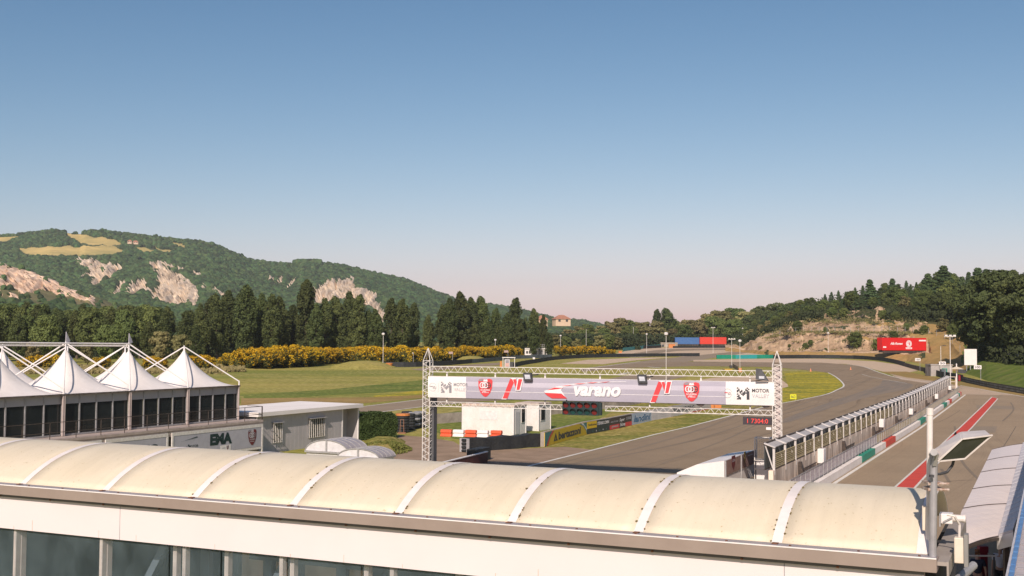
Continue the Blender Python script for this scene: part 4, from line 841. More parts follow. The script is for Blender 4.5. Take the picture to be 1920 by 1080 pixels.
for i,(x0,x1) in enumerate(((.05,3.7),(3.95,7.6))):
    b=MB(); b.box(x0,x1,-.06,-.03,.85,xx[-1].z-.02); 
    if i==0: 
        b.plate([(x0+1.4,1.8),(x0+2.3,1.8),(x0+2.25,1.3),(x0+1.85,.95),(x0+1.45,1.3)],-.07,-.06,1); b.text('SCUDERIA',x0+1.45,1.45,x0+2.25,1.6,-.075,2,.01)
    else: b.plate([(x0+.6,1.8),(x0+1.0,1.8),(x0+.95,1.3),(x0+.8,1.1),(x0+.65,1.3)],-.07,-.06,3); b.box(x0+1.6,x0+2.9,-.07,-.06,1.45,1.5,2)
    b.build('banner',[bm_,mat('maroon_ink',(.16,.03,.03),.7),m_('lgrey'),mat('olive_ink',(.2,.15,.03),.7)],t)
b=MB()
for x in (0,3.82,7.65): b.box(x-.04,x+.04,-.12,-.04,0,xx[-1].z)
b.build('frame',m_('steel'),t)
# cabinet with mesh cage on the pit wall
cp=PD(1415,863,70.5); cp.z=0
t=thing('starter_stand','white starter cabinet with a tall wire mesh cage beside the gantry pillar','cabinet',cp,TG)
zc=PD(1427,863,70.5).z; zt2=PD(1427,821.5,70.5).z
b=MB(); b.box(.1,.8,0,.7,zc-1.15,zc-.02); b.build('cabinet',m_('white'),t)
b=MB()
for x,y in ((0,0),(.92,0),(0,.9),(.92,.9)): b.bar((x,y,zc-1.3),(x,y,zt2),.05)
for z in (zc,zt2,zc-.55): b.bar((0,0,z),(.92,0,z),.045); b.bar((0,.9,z),(.92,.9,z),.045); b.bar((0,0,z),(0,.9,z),.045); b.bar((.92,0,z),(.92,.9,z),.045)
b.build('cage_frame',m_('steelw'),t)
b=MB()
for k in range(1,9): b.bar((.1*k,0,zc),(.1*k,0,zt2),.012)
for k in range(1,13): z=zc+(zt2-zc)*k/13; b.bar((0,0,z),(.92,0,z),.012); b.bar((0,0,z),(0,.9,z),.012)
b.build('mesh',m_('steel'),t)
b=MB()
for k in range(4): b.box(1.0+.22*k,1.25+.22*k,-.2,.5,0,zc-.15-.35*k)
b.bar((1.0,-.2,zc+.5),(1.9,-.2,zc-.8),.05); b.build('steps',m_('steel'),t)
# ---------------------------------------------------------------- pit wall with debris fence
K0=G(1560,905); K1=G(1803,740.5); KL=(K1-K0).length; TK=math.atan2((K1-K0).y,(K1-K0).x)
ex=Vector((math.cos(TK),math.sin(TK),0)); ey=Vector((-ex.y,ex.x,0))
def kz(x): return g(K0.y+ex.y*x)
X0=-10.9                                       # starts left of the gantry pillar
def runbox(b,x0,x1,y0,y1,z0,z1,mi=0,step=8):   # follows the ground
    n=max(1,int((x1-x0)/step)); 
    for i in range(n):
        a=x0+(x1-x0)*i/n; c=x0+(x1-x0)*(i+1)/n; b.hexa([(a,y0,z0+kz(a)),(c,y0,z0+kz(c)),(c,y1,z0+kz(c)),(a,y1,z0+kz(a)),(a,y0,z1+kz(a)),(c,y0,z1+kz(c)),(c,y1,z1+kz(c)),(a,y1,z1+kz(a))],mi)
    return b
kb=thing('pit_kerb_wall','low white wall painted with green and red blocks along the pit lane','wall',K0,TK)
blk=[(1615,1639.5,'g'),(1660,1678,'r'),(1725,1735,'g'),(1769,1775,'g'),(1780,1784,'r'),(1799.5,1801.5,'g'),(1805,1808,'r')]
def xk(px):
    r=ray(px,700); k=r.x/r.y; return (K0.x-k*K0.y)/(k*ex.y-ex.x)
b=MB(); runbox(b,-11,KL,0,.45,0,.50,0,6); b.build('wall',mat('white_kerb',(.80,.74,.68),.7,(.70,.64,.58),.8),kb)
for a,c,k in blk: 
    if a>1799: a=lerp(a,[(1799,1797),(1810,1803)]); c=a+2
    b=MB(); runbox(b,xk(a),min(xk(c),KL),-.012,.44,.02,.508); b.build('colour_block',m_('green') if k=='g' else mat('red_paint',(.62,.06,.03),.6),kb)
fb=thing('pit_wall_railing','low steel railing on the white pit lane wall','railing',K0,TK); b=MB(); x=-11
b2=MB(); b3=MB()
while x<KL-.1:
    z=kz(x); b.bar((x,.30,z+.5),(x,.30,z+1.30),.05); 
    if x+1.4<KL: b.bar((x,.30,z+1.30),(x+1.4,.30,kz(x+1.4)+1.30),.045); b.bar((x,.30,z+.62),(x+1.4,.30,kz(x+1.4)+.62),.04)
    (b2 if x<22 else b3).hexa([(x+.07,.30,z+.64),(x+1.33,.30,z+.64),(x+1.33,.32,z+.64),(x+.07,.32,z+.64),(x+.07,.30,z+1.24),(x+1.33,.30,z+1.24),(x+1.33,.32,z+1.24),(x+.07,.32,z+1.24)])
    x+=1.4
b.build('rail',m_('steel'),fb); b2.build('infill_panel',mat('grey_corrugated',(.56,.50,.50),.6,(.40,.35,.35),1,stretch=(0,(1,1,9))),fb); b3.build('infill_panel',mat('olive_infill',(.42,.35,.20),.8,(.56,.46,.32),.4),fb)
cw=thing('pit_wall','stained concrete pit wall between the track and the pit lane','wall',K0,TK)
b=MB(); x=X0
while x<KL-4: b.hexa([(x+.02,1.2,kz(x)),(x+2.83,1.2,kz(x)),(x+2.83,1.45,kz(x)),(x+.02,1.45,kz(x)),(x+.02,1.2,kz(x)+1.72),(x+2.83,1.2,kz(x+2.8)+1.72),(x+2.83,1.45,kz(x+2.8)+1.72),(x+.02,1.45,kz(x)+1.72)]); x+=2.85
b.build('wall_panel',m_('conc2'),cw)
b=MB(); rs=random.Random(5)
for k in range(7):
    x=-5+k*15+rs.uniform(-3,3); b.hexa([(x,.9,kz(x)+.85),(x+.5,.9,kz(x)+.85),(x+.5,1.19,kz(x)+.85),(x,1.19,kz(x)+.85),(x-.1,1.0,kz(x)+1.55),(x+.2,1.0,kz(x)+1.6),(x+.2,1.19,kz(x)+1.6),(x-.1,1.19,kz(x)+1.55)]); b.bar((x+1.5,1.15,kz(x)+1.05),(x+5.5,1.15,kz(x)+1.05),.05)
b.build('bracket',m_('dsteel'),cw)
runbox(MB(),X0,KL-2,.45,1.2,0,.12).build('walkway',m_('conc'),cw)
fe=thing('debris_fence','long grey steel debris fence with leaning caps and louvred panels on the pit wall','fence',K0,TK)
x=X0+.4; FB=[]
while x<KL-4.2: FB.append(x); x+=2.85
def fp(b,x,w=.07): 
    z=kz(x)+1.72; b.box(x-w,x+w,1.22,1.34,z-.5,z+1.28)
for i,x in enumerate(FB):
    z=kz(x)+1.72; b=MB(); b.box(x-.05,x+.05,1.18,1.30,z-.25,z+1.22); b.hexa([(x-.14,1.16,z+1.16),(x+.14,1.16,z+1.16),(x+.14,1.74,z+1.36),(x-.14,1.74,z+1.36),(x-.14,1.16,z+1.22),(x+.14,1.16,z+1.22),(x+.14,1.74,z+1.42),(x-.14,1.74,z+1.42)]); b.bar((x,1.3,z+.1),(x,1.7,z+1.3),.06)
    b.build('post',mat('pale_galvanised',(.60,.56,.52),.5,(.48,.45,.42),4),fe)
    if i<len(FB)-1:
        x1=FB[i+1]; zz=kz(x1)+1.72
        b=MB(); ym=mat('yellow_louvre',(.62,.53,.30),.7,(.50,.42,.23),2) if i<18 else mat('grey_louvre',(.56,.51,.45),.7)
        for k in range(7): b.hexa([(x+.1,1.24,z+.06+.105*k),(x1-.1,1.24,zz+.06+.105*k),(x1-.1,1.30,zz+.06+.105*k),(x+.1,1.30,z+.06+.105*k),(x+.1,1.22,z+.12+.105*k),(x1-.1,1.22,zz+.12+.105*k),(x1-.1,1.26,zz+.12+.105*k),(x+.1,1.26,z+.12+.105*k)])
        b.bar((x,1.24,z+.82),(x1,1.24,zz+.82),.04); b.build('louvre_panel',ym,fe)
        MB().hexa([(x+.14,1.25,z+1.17),(x1-.14,1.25,zz+1.17),(x1-.14,1.68,zz+1.33),(x+.14,1.68,z+1.33),(x+.14,1.25,z+1.19),(x1-.14,1.25,zz+1.19),(x1-.14,1.68,zz+1.35),(x+.14,1.68,z+1.35)]).build('cap_panel',mat('grey_cap',(.46,.43,.40),.6,(.36,.34,.32),2),fe)
b=MB()
for i in range(len(FB)-1):
    a,c=FB[i],FB[i+1]; za,zc_=kz(a)+1.72,kz(c)+1.72; b.bar((a,1.78,za+1.36),(c,1.78,zc_+1.36),.10); b.bar((a,1.24,za+.02),(c,1.24,zc_+.02),.06); b.bar((a,1.74,za),(c,1.74,zc_),.05)
    b.hexa([(a,1.75,za),(c,1.75,zc_),(c,1.77,zc_),(a,1.77,za),(a,1.75,za+1.3),(c,1.75,zc_+1.3),(c,1.77,zc_+1.3),(a,1.77,za+1.3)],1)  # dark sheet behind the louvres stands in for the shaded openings
b.build('track_side_rail',[m_('dsteel'),mat('opening_shade',(.13,.14,.14),.5,(.10,.11,.11))],fe)
for i,(px,zz,h) in enumerate(((1540,.95,.9),(1653,1.3,.7),(1708,1.05,.62),(1756,1.1,.62),(1781,1.2,.6))):
    k=ray(px,700); k=k.x/k.y; o0=K0+ey*.95; x=(o0.x-k*o0.y)/(k*ex.y-ex.x); p=o0+ex*x; p.z=g(p.y)+zz
    t=thing('electric_box',f'white electric box on the pit wall, {nth(i+1)} from the gantry pillar','electric box',p,TK,'white boxes on the pit wall'); b=MB(); b.box(-.38,.38,-.18,.22,0,h); o=b.build('case',m_('white'),t); md=o.modifiers.new('b','BEVEL'); md.width=.03; MB().box(-.3,.3,-.05,.2,-.25,-.01).build('plinth',m_('dsteel'),t)
# umbrella and marshal stand at the end of the pit wall
p=G(1794,733); t=thing('parasol','square cream parasol on a white pole at the end of the pit wall','parasol',p,TK); px_m=p.y/F
hp=PD(1794,692,p.y).z-p.z; b=MB(); b.tube((0,0,0),(0,0,hp+.9),.09); b.build('pole',m_('white'),t); b=MB(); r_=1.05
b.add([(-r_,-r_,hp),(r_,-r_,hp),(r_,r_,hp),(-r_,r_,hp),(0,0,hp+.45)],[(0,1,4),(1,2,4),(2,3,4),(3,0,4),(3,2,1,0)]); b.build('canopy',mat('cream_cloth',(.62,.52,.38),.8),t)
p=G(1787,737); t=thing('marshal_stand','small cream metal stand under the parasol at the end of the pit wall','stand',p,TK); b=MB()
for x,y in ((-.6,-.4),(.6,-.4),(-.6,.4),(.6,.4)): b.bar((x,y,0),(x,y,2.6),.07)
for z in (1.0,1.8,2.55): b.bar((-.6,-.4,z),(.6,-.4,z),.06); b.bar((-.6,.4,z),(.6,.4,z),.06); b.bar((-.6,-.4,z),(-.6,.4,z),.06); b.bar((.6,-.4,z),(.6,.4,z),.06)
b.box(-.6,.6,-.4,.4,.95,1.0); b.build('frame',mat('cream_metal',(.62,.52,.40),.6),t)
# ---------------------------------------------------------------- barriers and belts round the far track
def belt(label, pts, matr, h, cat='tyre wall', name='tyre_belt', top=True, hpx=None, wob=.06):
    """pts: list of picture base points; a continuous low barrier following the ground"""
    P=[G(*p) for p in smooth(pts,3)]; o0=P[0].copy(); b=MB()
    for i,(a,c) in enumerate(zip(P,P[1:])):
        n=max(1,int((c-a).length/3))
        for k in range(n):
            p=a.lerp(c,k/n)-o0; q=a.lerp(c,(k+1)/n)-o0; hh=h+random.uniform(-wob,wob)*.5; w=Vector((0,.9,0)); up=Vector((0,0,hh)); dn=Vector((0,0,-.1))
            b.hexa([p+dn,q+dn,q+w+dn,p+w+dn,p+up,q+up,q+w+up,p+w+up], random.randrange(len(matr)) if isinstance(matr,list) else 0)
    o=tag(b.build(name, matr),label,cat); o.location=o0; return o
blk=m_('black'); gr1=mat('green_belt',(.015,.27,.17),.6,(.012,.21,.14),.5); gr2=mat('pale_green_belt',(.10,.36,.30),.7,(.06,.30,.24),.5); tq=mat('turquoise_belt',(.03,.33,.33),.6,(.025,.27,.27),.5)
belt('long black belt barrier curving behind the infield, right of the small marshal post',[(962,689),(985,684),(1010,680),(1040,675),(1100,671),(1200,669),(1312,668)],blk,1.15)
belt('black belt barrier in front of the yellow broom left of the gantry',[(716,688),(780,688),(840,685),(885,681)],blk,1.2)
belt('guard rail with dark belt below the broom behind the marshal post',[(885,681),(940,676),(965,673),(1010,671.5),(1035,671)],mat('rail_belt',(.10,.12,.13),.6,(.04,.05,.055),.3),1.1)
belt('distant green slatted barrier curving behind the far track',[(1168,659),(1190,656),(1215,653),(1240,651.5)],tq,1.5)
belt('short black barrier left of the beige block at the far end',[(1205,654),(1240,652)],blk,1.4)
belt('black barrier below the blue and red trailers',[(1262,652.5),(1320,652.3),(1372,652.5)],blk,1.0)
belt('turquoise barrier in front of the far trees right of the trailers',[(1372,652.5),(1395,652.5),(1418,652.8)],[gr1,tq,gr2],1.3)
belt('long green barrier at the back of the gravel trap',[(1344,672.8),(1400,672.5),(1451,672)],[gr1,gr1,gr2,gr1,tq],1.25)
belt('long black belt barrier below the quarried bank',[(1451,672.5),(1520,672),(1600,673),(1650,676.5),(1680,682),(1697,687)],blk,1.2)
belt('low grey barrier leading from the black belt to the gate',[(1697,687),(1722,694),(1745,700)],mat('weathered_belt',(.16,.12,.09),.9,(.07,.055,.045),.3),1.0)
belt('black belt barrier in front of the grey hut',[(1735,700),(1755,705),(1770,709)],blk,1.3)
belt('black belt barrier between the hut and the striped guard rail',[(1775,709),(1790,712),(1806,716)],blk,1.3)
# triple guard rail at right
gp=[G(*p) for p in smooth([(1806,716),(1840,724),(1880,732),(1925,740),(2010,755)],3)]; t=thing('guard_rail','black and grey triple guard rail curving along the green bank at right','guard rail',gp[0],0)
b=MB(); b2=MB()
for a,c in zip(gp,gp[1:]):
    a=a-gp[0]; c=c-gp[0]
    for k,(z0,z1,y) in enumerate(((.0,.20,0),(.45,.58,0),(.88,1.02,0))):
        b.hexa([a+Vector((0,y,z0)),c+Vector((0,y,z0)),c+Vector((0,y+.5,z0)),a+Vector((0,y+.5,z0)),a+Vector((0,y,z1)),c+Vector((0,y,z1)),c+Vector((0,y+.5,z1)),a+Vector((0,y+.5,z1))])
    for z0,z1 in ((.22,.43),(.60,.86)): b2.hexa([a+Vector((0,.15,z0)),c+Vector((0,.15,z0)),c+Vector((0,.4,z0)),a+Vector((0,.4,z0)),a+Vector((0,.15,z1)),c+Vector((0,.15,z1)),c+Vector((0,.4,z1)),a+Vector((0,.4,z1))])
b.build('tube_rail',blk,t); b2.build('rail_band',mat('banded_rail',(.22,.22,.22),.6,(.05,.05,.05),.9),t)
# earth mound and small white marker by the lawn
def mound(label,pts,h,m):
    P=[G(*p) for p in pts]; c=sum(P,Vector())/len(P); b=MB(); n=len(P)
    rings=[(1,-.05),(.8,.45),(.5,.85),(.2,1)]; vs=[]
    for r_,z in rings:
        for p in P: q=c.lerp(p,r_); vs.append((q.x-c.x,q.y-c.y,(g(q.y)-c.z)+h*z*(1 if r_<1 else 1)))
    fs=[(j*n+i,j*n+(i+1)%n,(j+1)*n+(i+1)%n,(j+1)*n+i) for j in range(3) for i in range(n)]+[tuple(range(3*n,4*n))]
    b.add(vs,fs); o=b.build('mound',m,smooth=True); o.location=c; struct(o,'structure',label); return o
mound('low grassy mound in front of the broom',[(610,692),(660,694),(720,692),(745,688),(730,684),(680,683),(630,686)],1.5,M_lawn)
mound('low grass rise behind the dark belt',[(850,679),(880,680),(915,677),(912,674),(880,674),(855,675)],1.4,M_lawn)
mound('grass verge beside the path',[(672,856),(700,862),(735,862),(757,838),(762,828),(735,824),(700,824),(676,832)],.7,M_verge)
# trailers and the beige block
def trailer(label, a_px, b_px, ytop, ybot, d, m, base=None, deco=None, extra=None):
    p=PD(a_px,ybot,d); q=PD(b_px,ybot,d+ (extra or 0)); 
    v=q-p; v.z=0; L=v.length; h=PD(a_px,ytop,d).z-p.z
    t=thing('lorry_trailer',label,'trailer',p,math.atan2(v.y,v.x)); b=MB(); b.box(0,L,0,2.5,.12*h,h)
    n=int(L/.6)
    for i in range(n): b.box(L*i/n+.2,L*i/n+.26,-.015,0,.14*h,h-.06)
    b.box(0,L,-.03,0,h-.12,h); b.box(0,L,-.03,0,.10*h,.10*h+.15); b.build('body',m,t)
    b=MB(); b.box(.3,L-.3,.3,2.2,-.3,.12*h); 
    for x in (1.0,L-1.2,L-2.4,L-3.6): b.tube((x,.05,-.1),(x,.5,-.1),.48,n=12)
    b.build('chassis',m_('dsteel'),t)
    if deco: deco(t,L,h)
    return t
trailer('blue lorry trailer parked before the far trees, left of the red one',1266,1311.5,632.5,646.5,620,mat('trailer_blue',(.055,.14,.33),.5,(.045,.12,.29),1))
trailer('bright red lorry trailer parked beside the blue one before the far trees',1312.5,1362,632,646.5,617,mat('trailer_red',(.62,.045,.025),.5,(.55,.04,.022),1))
def alfa(t,L,h):
    b=MB(); b.text('Alfa Romeo',L*.18,h*.50,L*.46,h*.68,-.05,0,.035,.35); b.build('script_lettering',[m_('wink'),m_('red')],t); b=MB(); cx=L*.60; cz=h*.58
    b.ring(cx,cz,h*.245,h*.20,-.05,0); b.disc(cx,cz,h*.185,-.05,0); b.box(cx-.05,cx+.05,-.06,-.055,cz-h*.18,cz+h*.18,1); b.box(cx-h*.14,cx,-.06,-.055,cz+.1,cz+.3,1); b.box(cx+.15,cx+.5,-.06,-.055,cz-.5,cz+.45,1)
    b.poly([(cx-h*.26,-.05,h*.20),(cx+h*.26,-.05,h*.20),(cx+h*.28,-.05,h*.32),(cx-h*.28,-.05,h*.32)],0); b.text('ALFA ROMEO',cx-h*.22,h*.23,cx+h*.22,h*.29,-.06,1,.02)
    b.build('emblem',[m_('wink'),m_('red')],t); b=MB(); b.box(L*.83,L*.99,-.05,-.04,h*.76,h*.86,0); b.build('label_plate',[m_('wink'),m_('red')],t); MB().box(L*.02,L*.09,-.05,-.04,h*.28,h*.38,0).build('label_plate',m_('wink'),t)
trailer('red trailer with white script and round emblem below the quarried bank',1654,1737,633,659.5,372,mat('trailer_alfa',(.60,.018,.020),.4,(.56,.017,.018),1),deco=alfa,extra=6)
p=G(1239,650.5); t=thing('concrete_hut','small beige block hut beside the orange box at the far end','hut',p,0); h=PD(1239,643,p.y).z-p.z; MB().box(0,9,0,4,0,h).box(-.1,9.1,-.1,4.1,h,h+.3).build('wall',m_('conc'),t); MB().box(.5,1.8,-.05,0,0,h*.6).build('doorway',m_('ink'),t)
o=tag(MB().box(0,3.2,0,1.5,0,1.8).box(-.1,3.3,-.1,1.6,1.7,1.9).build('marshal_box',mat('orange_plastic',(.60,.22,.06),.6)),'orange box right of the beige block hut at the far end','box'); o.location=G(1254,652)
# control building with roof terrace
p=G(984,668.5); q=G(1029,668.5); t=thing('race_control','small white flat roofed control building behind the black belt','building',p,0); L=(q-p).length; h=PD(984,654,p.y).z-p.z
wh=m_('white'); b=MB(); b.box(0,L*.62,0,5,0,h); b.box(0,L,-.3,5.2,h,h+.25); b.box(L*.55,L*.74,.0,5,0,h); b.box(L*.74,L,3,5,0,h); b.build('wall',wh,t)
b=MB(); 
for x in (L*.77,L*.88,L*.97): b.box(x-.12,x+.12,-.1,.14,0,h)
b.build('pillar',wh,t)
for x0,x1 in ((.05,.13),(.16,.24),(.27,.35)): f=MB().box(L*x0,L*x1,-.05,-.01,h*.38,h*.72).build('window',m_('ink'),t)
MB().box(L*.39,L*.5,-.05,-.01,0,h*.75).build('door',m_('grey'),t); MB().box(L*.57,L*.73,-.05,-.01,.2,h*.85).build('shutter',m_('grey'),t)
b=MB()
for x in (L*.56,L*.7,L*.78,L*.86,L*.98): b.bar((x,0,h+.25),(x,0,h+1.7),.1)
for z in (.9,1.5): b.bar((L*.56,0,h+z),(L*.98,0,h+z),.08)
b.build('railing',m_('steel'),t)
# marshal post left of the black belt
p=G(943,688.5); t=thing('marshal_post','grey open sided marshal post with a painted panel beside the black belt','hut',p,0); h=PD(943,670,p.y).z-p.z; L=2.2*9.6/4
b=MB(); 
for x in (0,2.9): b.bar((x,0,0),(x,0,h),.14); b.bar((x,1.6,0),(x,1.6,h),.14)
b.box(-.2,3.1,-.2,1.8,h-.15,h+.05); b.build('frame',m_('steelw'),t); MB().box(.4,1.7,-.05,.05,.1,h-.5).build('panel',m_('lgrey'),t); MB().box(.65,1.45,-.1,-.06,1.1,h-.7).build('window',m_('grey'),t); MB().box(.6,1.5,-.1,-.06,.2,1.0).build('picture',mat('salmon_print',(.6,.22,.16),.6,(.5,.4,.35),2),t); MB().box(1.75,2.9,.1,1.4,0,1.3).build('counter',m_('ink'),t)
MB().box(-.75,-.25,-.1,.2,0,1.5).build('barrel',mat('orange_plastic',(.6,.2,.06),.6),t)
# small bits
def small(name,label,cat,px,py,w,h,m,dp=None,bev=.0,z0=0):
    p=G(px,py); s=p.y/F; W_=w*s; H_=h*s; D_=dp or W_; o=tag(MB().box(-W_/2,W_/2,0,D_,z0,z0+H_*.85).box(-W_*.54,W_*.54,-.04*D_,D_*1.04,z0+H_*.85,z0+H_).build(name,m),label,cat); o.location=p; return o
orp=mat('orange_plastic',(.6,.2,.06),.6)
p=G(730,688.5); t=thing('planter','round orange planter beside the lamp post in the lawn','planter',p); MB().tube((0,0,0),(0,0,1.0),.62,.8,14).tube((0,0,.85),(0,0,1.05),.86,n=14).build('pot',orp,t); MB().tube((0,0,1.02),(0,0,1.06),.7,n=14).build('soil',M_soil,t)
small('litter_bin','small turquoise bin between the lamp post and the orange planter','bin',722,688,5,4.5,gr1)
small('marker_box','small white box on top of the grassy mound','box',703,680,3,3.5,wh)
small('marker_board','small white board on the grass in front of the control building','sign',1001,673.5,4,3.5,wh,.3)
t=small('green_tank','green tank at the foot of the thin mast behind the belt','tank',928.5,671,6,6,gr1)
small('orange_block','orange block beside the gravel at the far left bend','box',1163,662,6,4,orp)
small('orange_block','orange box at the foot of the front thin lamp post','box',1388,698,5,8,orp)
small('yellow_mat','yellow rubber mat on the grass beside the dark bin','mat',1366,694,14,2.2,mat('yellow_rubber',(.66,.42,.03),.7),3)
small('dark_bin','small dark bin beside the yellow mat','bin',1371,690.5,4.5,5.5,m_('ink'))
o=belt('low weathered plank wall from the dark bin to the orange box',[(1375,689.5),(1384,695)],mat('plank',(.2,.15,.10),.9),1.0,'wall','plank_wall')
for px,py in ((1520,696.5),(1595,693.5)):
    o=tag(MB().tube((0,0,0),(0,0,.75),.22,.04,10).box(-.25,.25,-.25,.25,0,.05).build('traffic_cone',mat('cone_orange',(.66,.25,.12),.6)),('left' if px<1550 else 'right')+' small traffic cone on the asphalt of the bend','cone'); o.location=G(px,py)
# distance boards and other signs
def board(label,txt,px0,px1,y0,y1,ybase,m,post=1,tm=None,name='distance_board'):
    p=G((px0+px1)/2,ybase); a=PD(px0,y1,p.y); c=PD(px1,y0,p.y); t=thing(name,label,'sign',p); W_=c.x-a.x; z0=a.z-p.z; z1=c.z-p.z
    MB().box(-W_/2,W_/2,-.05,.05,z0,z1).build('board',m,t)
    if txt: MB().text(txt,-W_*.36,z0+(z1-z0)*.2,W_*.36,z1-(z1-z0)*.2,-.07,0,.02).build('number',tm or m_('ink'),t)
    b=MB()
    for x in ([W_*.42] if post==1 else [-W_*.4,W_*.4]): b.bar((x,.08,0),(x,.08,z1),.07)
    b.build('post',m_('steel'),t); return t
board('white distance board reading 150 on the dry slope','150',1716,1726,671.5,677,696,wh)
board('white distance board reading 50 beside the grey hut','50',1761,1773.5,678,684.5,712,wh)
board('white distance board reading 100 below the blank billboard','100',1826.5,1840.5,685,692,722,wh)
board('bright yellow board with dark lettering on the flowering grass','RACE',1481.5,1493,739.5,748.5,750,mat('acid_yellow',(.72,.72,.02),.5),2,None,'yellow_board')
p=G(1820,700); a=PD(1808,684.5,p.y); c=PD(1831,654.5,p.y); t=thing('billboard','large blank white billboard at the foot of the dark trees','billboard',p); b=MB(); W_=c.x-a.x; b.box(-W_/2,W_/2,-.08,.08,a.z-p.z,c.z-p.z); b.build('panel',wh,t); b=MB(); b.bar((0,.15,0),(0,.15,c.z-p.z),.2); b.bar((-W_*.3,.15,0),(-W_*.3,.15,a.z-p.z+.3),.14); b.build('post',m_('steel'),t)
MB().hexa([(-3.0,-.3,.2),(-1.3,-.5,-.3),(-1.0,-.2,-.2),(-2.6,0,.2),(-3.1,-.3,1.3),(-1.2,-.5,.4),(-.9,-.2,.5),(-2.9,0,1.3)]).build('crumpled_sheet',m_('ink'),t)
for px,pt in ((1177,0),(845,0)):
    pass
board('small grey sign on a white post in front of the broom','',773,775,661,663,687,m_('lgrey'),1,None,'small_sign')
board('small brown sign on a post before the broom left of the thin mast','',841,849,659.5,663.5,684,mat('pinkish_board',(.42,.30,.26),.7),1,None,'small_sign')
board('small reddish sign half hidden by the broom above the marshal post','',945,953,657,661,676,MATS['pinkish_board'],1,None,'small_sign')
# grey hut and gate at the track exit
p=G(1757,705.5); t=thing('grey_hut','grey corrugated hut with a green container behind the black belt','hut',p,0); h=PD(1757,683,p.y).z-p.z; b=MB(); b.box(-1.3,3.3,0,3,0,h*.92); b.box(-1.4,3.4,-.1,3.1,h*.92,h); b.build('wall',mat('hut_grey',(.40,.36,.33),.8,(.32,.29,.26),2),t); MB().box(1.0,2.0,-.5,-.05,.2,1.7).build('bin',gr1,t)
b=MB()
for k in range(6): b.bar((-2.4+.35*k,.2+.2*k,0),(-2.4+.35*k,.2+.2*k,h*1.05),.09)
b.build('paling',m_('dsteel'),t)
o=tag(MB().box(-.5,.5,0,.8,0,1.7).box(-.55,.55,-.05,.85,1.6,1.75).build('grey_bin',mat('bluegrey_plastic',(.10,.12,.13),.6)),'blue grey bin right of the hut behind the belt','bin'); o.location=G(1770,708)
o=tag(MB().box(-.45,.45,-.1,.3,.1,1.1).box(-.5,.5,-.15,.35,1.0,1.15).build('red_box',mat('dull_red',(.35,.03,.035),.6)),'small red box at the left end of the striped guard rail','box'); o.location=G(1800.5,715)+Vector((0,-.3,0))
# ---------------------------------------------------------------- lamp posts and masts
def lamp(label,px,ytop,ybase,head='ball',r=.07,zo=None,name='lamp_post'):
    p=G(px,ybase) if zo is None else zo; h=PD(px,ytop,p.y).z-p.z; t=thing(name,label,'lamp post',p); b=MB(); b.tube((0,0,-.2),(0,0,h),r,r*.7,8); b.tube((0,0,0),(0,0,.25),r*2,n=8); b.build('pole',m_('steelw'),t)
    if head=='ball': b=MB(); b.tube((0,0,h-.1),(0,0,h+.25),.32,.42,10); b.tube((0,0,h+.25),(0,0,h+.4),.42,.15,10); b.build('lamp_head',m_('white'),t)
    elif head=='bar': b=MB(); b.box(-.9,.9,-.08,.08,h,h+.12); b.box(-.85,-.45,-.2,.1,h+.08,h+.35); b.box(.45,.85,-.2,.1,h+.08,h+.35); b.box(-.2,.2,-.2,.1,h+.08,h+.35); b.build('lamp_head',m_('steelw'),t)
    elif head=='arm': b=MB(); b.bar((0,0,h),(.6,-.3,h+.15),.08); b.box(.4,1.0,-.5,-.1,h+.08,h+.22); b.build('lamp_head',m_('ink'),t)
    return t
lamp('tall lamp post standing in the lawn beside the orange planter',718,627,688.5,'ball')
lamp('thin mast rising from the green tank',928.5,638,672,'ball')
lamp('lamp post with twin heads behind the control building',998,641.5,664,'bar')
lamp('short lamp post before the far yellow broom',1051,630,666,'ball')
lamp('tall lamp post standing in the far yellow broom',1099,617,665,'arm')
lamp('thin pole before the treeline right of the far broom',1187.5,613,652,None,.09)
lamp('white topped lamp post before the treeline, left of the bright headed one',1212.5,627,664,'ball')
lamp('bright headed lamp post rising behind the middle of the gantry',1249,627,714,'ball',.06)
lamp('lamp post in front of the bright red trailer',1337,615,661,'bar',.07)
lamp('lamp post with flat head left of the front thin lamp post',1372,637,690,'bar',.06)
lamp('tall lamp post right of the bright red trailer',1392.5,616,652,'ball',.11)
lamp('lamp post with white flat head above the orange box',1387.5,640,698,'ball',.05)
lamp('pole with dark spotlight behind the 50 board',1764.5,649,706,'arm',.07)
lamp('tall mast with square floodlights left of the billboard',1782.5,632,738,'bar',.07)
lamp('thin pole on the pit wall end with small boxes',1781,712,741,None,.05)
lamp('lamp post standing on the quarried bank',1551.5,625,660,'ball',.06,hill_at(1553,1.0))
for i,(x0,x1,v,n,hh) in enumerate(((1448,1800,2.1,24,2.2),)):
    a0=hill_at(x0,v); t=thing('wire_fence','thin wire fence along the terrace of the quarried bank','fence',a0)
    pts=[hill_at(x0+(x1-x0)*k/n,v)-a0 for k in range(n+1)]; b=MB()
    for p in pts: b.bar(p,p+Vector((0,0,hh)),.09)
    for p,q_ in zip(pts,pts[1:]): b.bar(p+Vector((0,0,hh)),q_+Vector((0,0,hh)),.03); b.bar(p+Vector((0,0,hh*.5)),q_+Vector((0,0,hh*.5)),.03)
    b.build('wire',m_('steel'),t)
a0=hill_at(1882,1.9); t=thing('wire_fence','pale wire fence on the green bank at the right edge','fence',a0); b=MB(); pts=[hill_at(1882+k*9,1.9)-a0 for k in range(14)]
for p in pts: b.bar(p,p+Vector((0,0,1.9)),.07)
for p,q_ in zip(pts,pts[1:]):
    for z in (.5,1,1.5,1.85): b.bar(p+Vector((0,0,z)),q_+Vector((0,0,z)),.02)
b.build('wire',m_('steelw'),t)
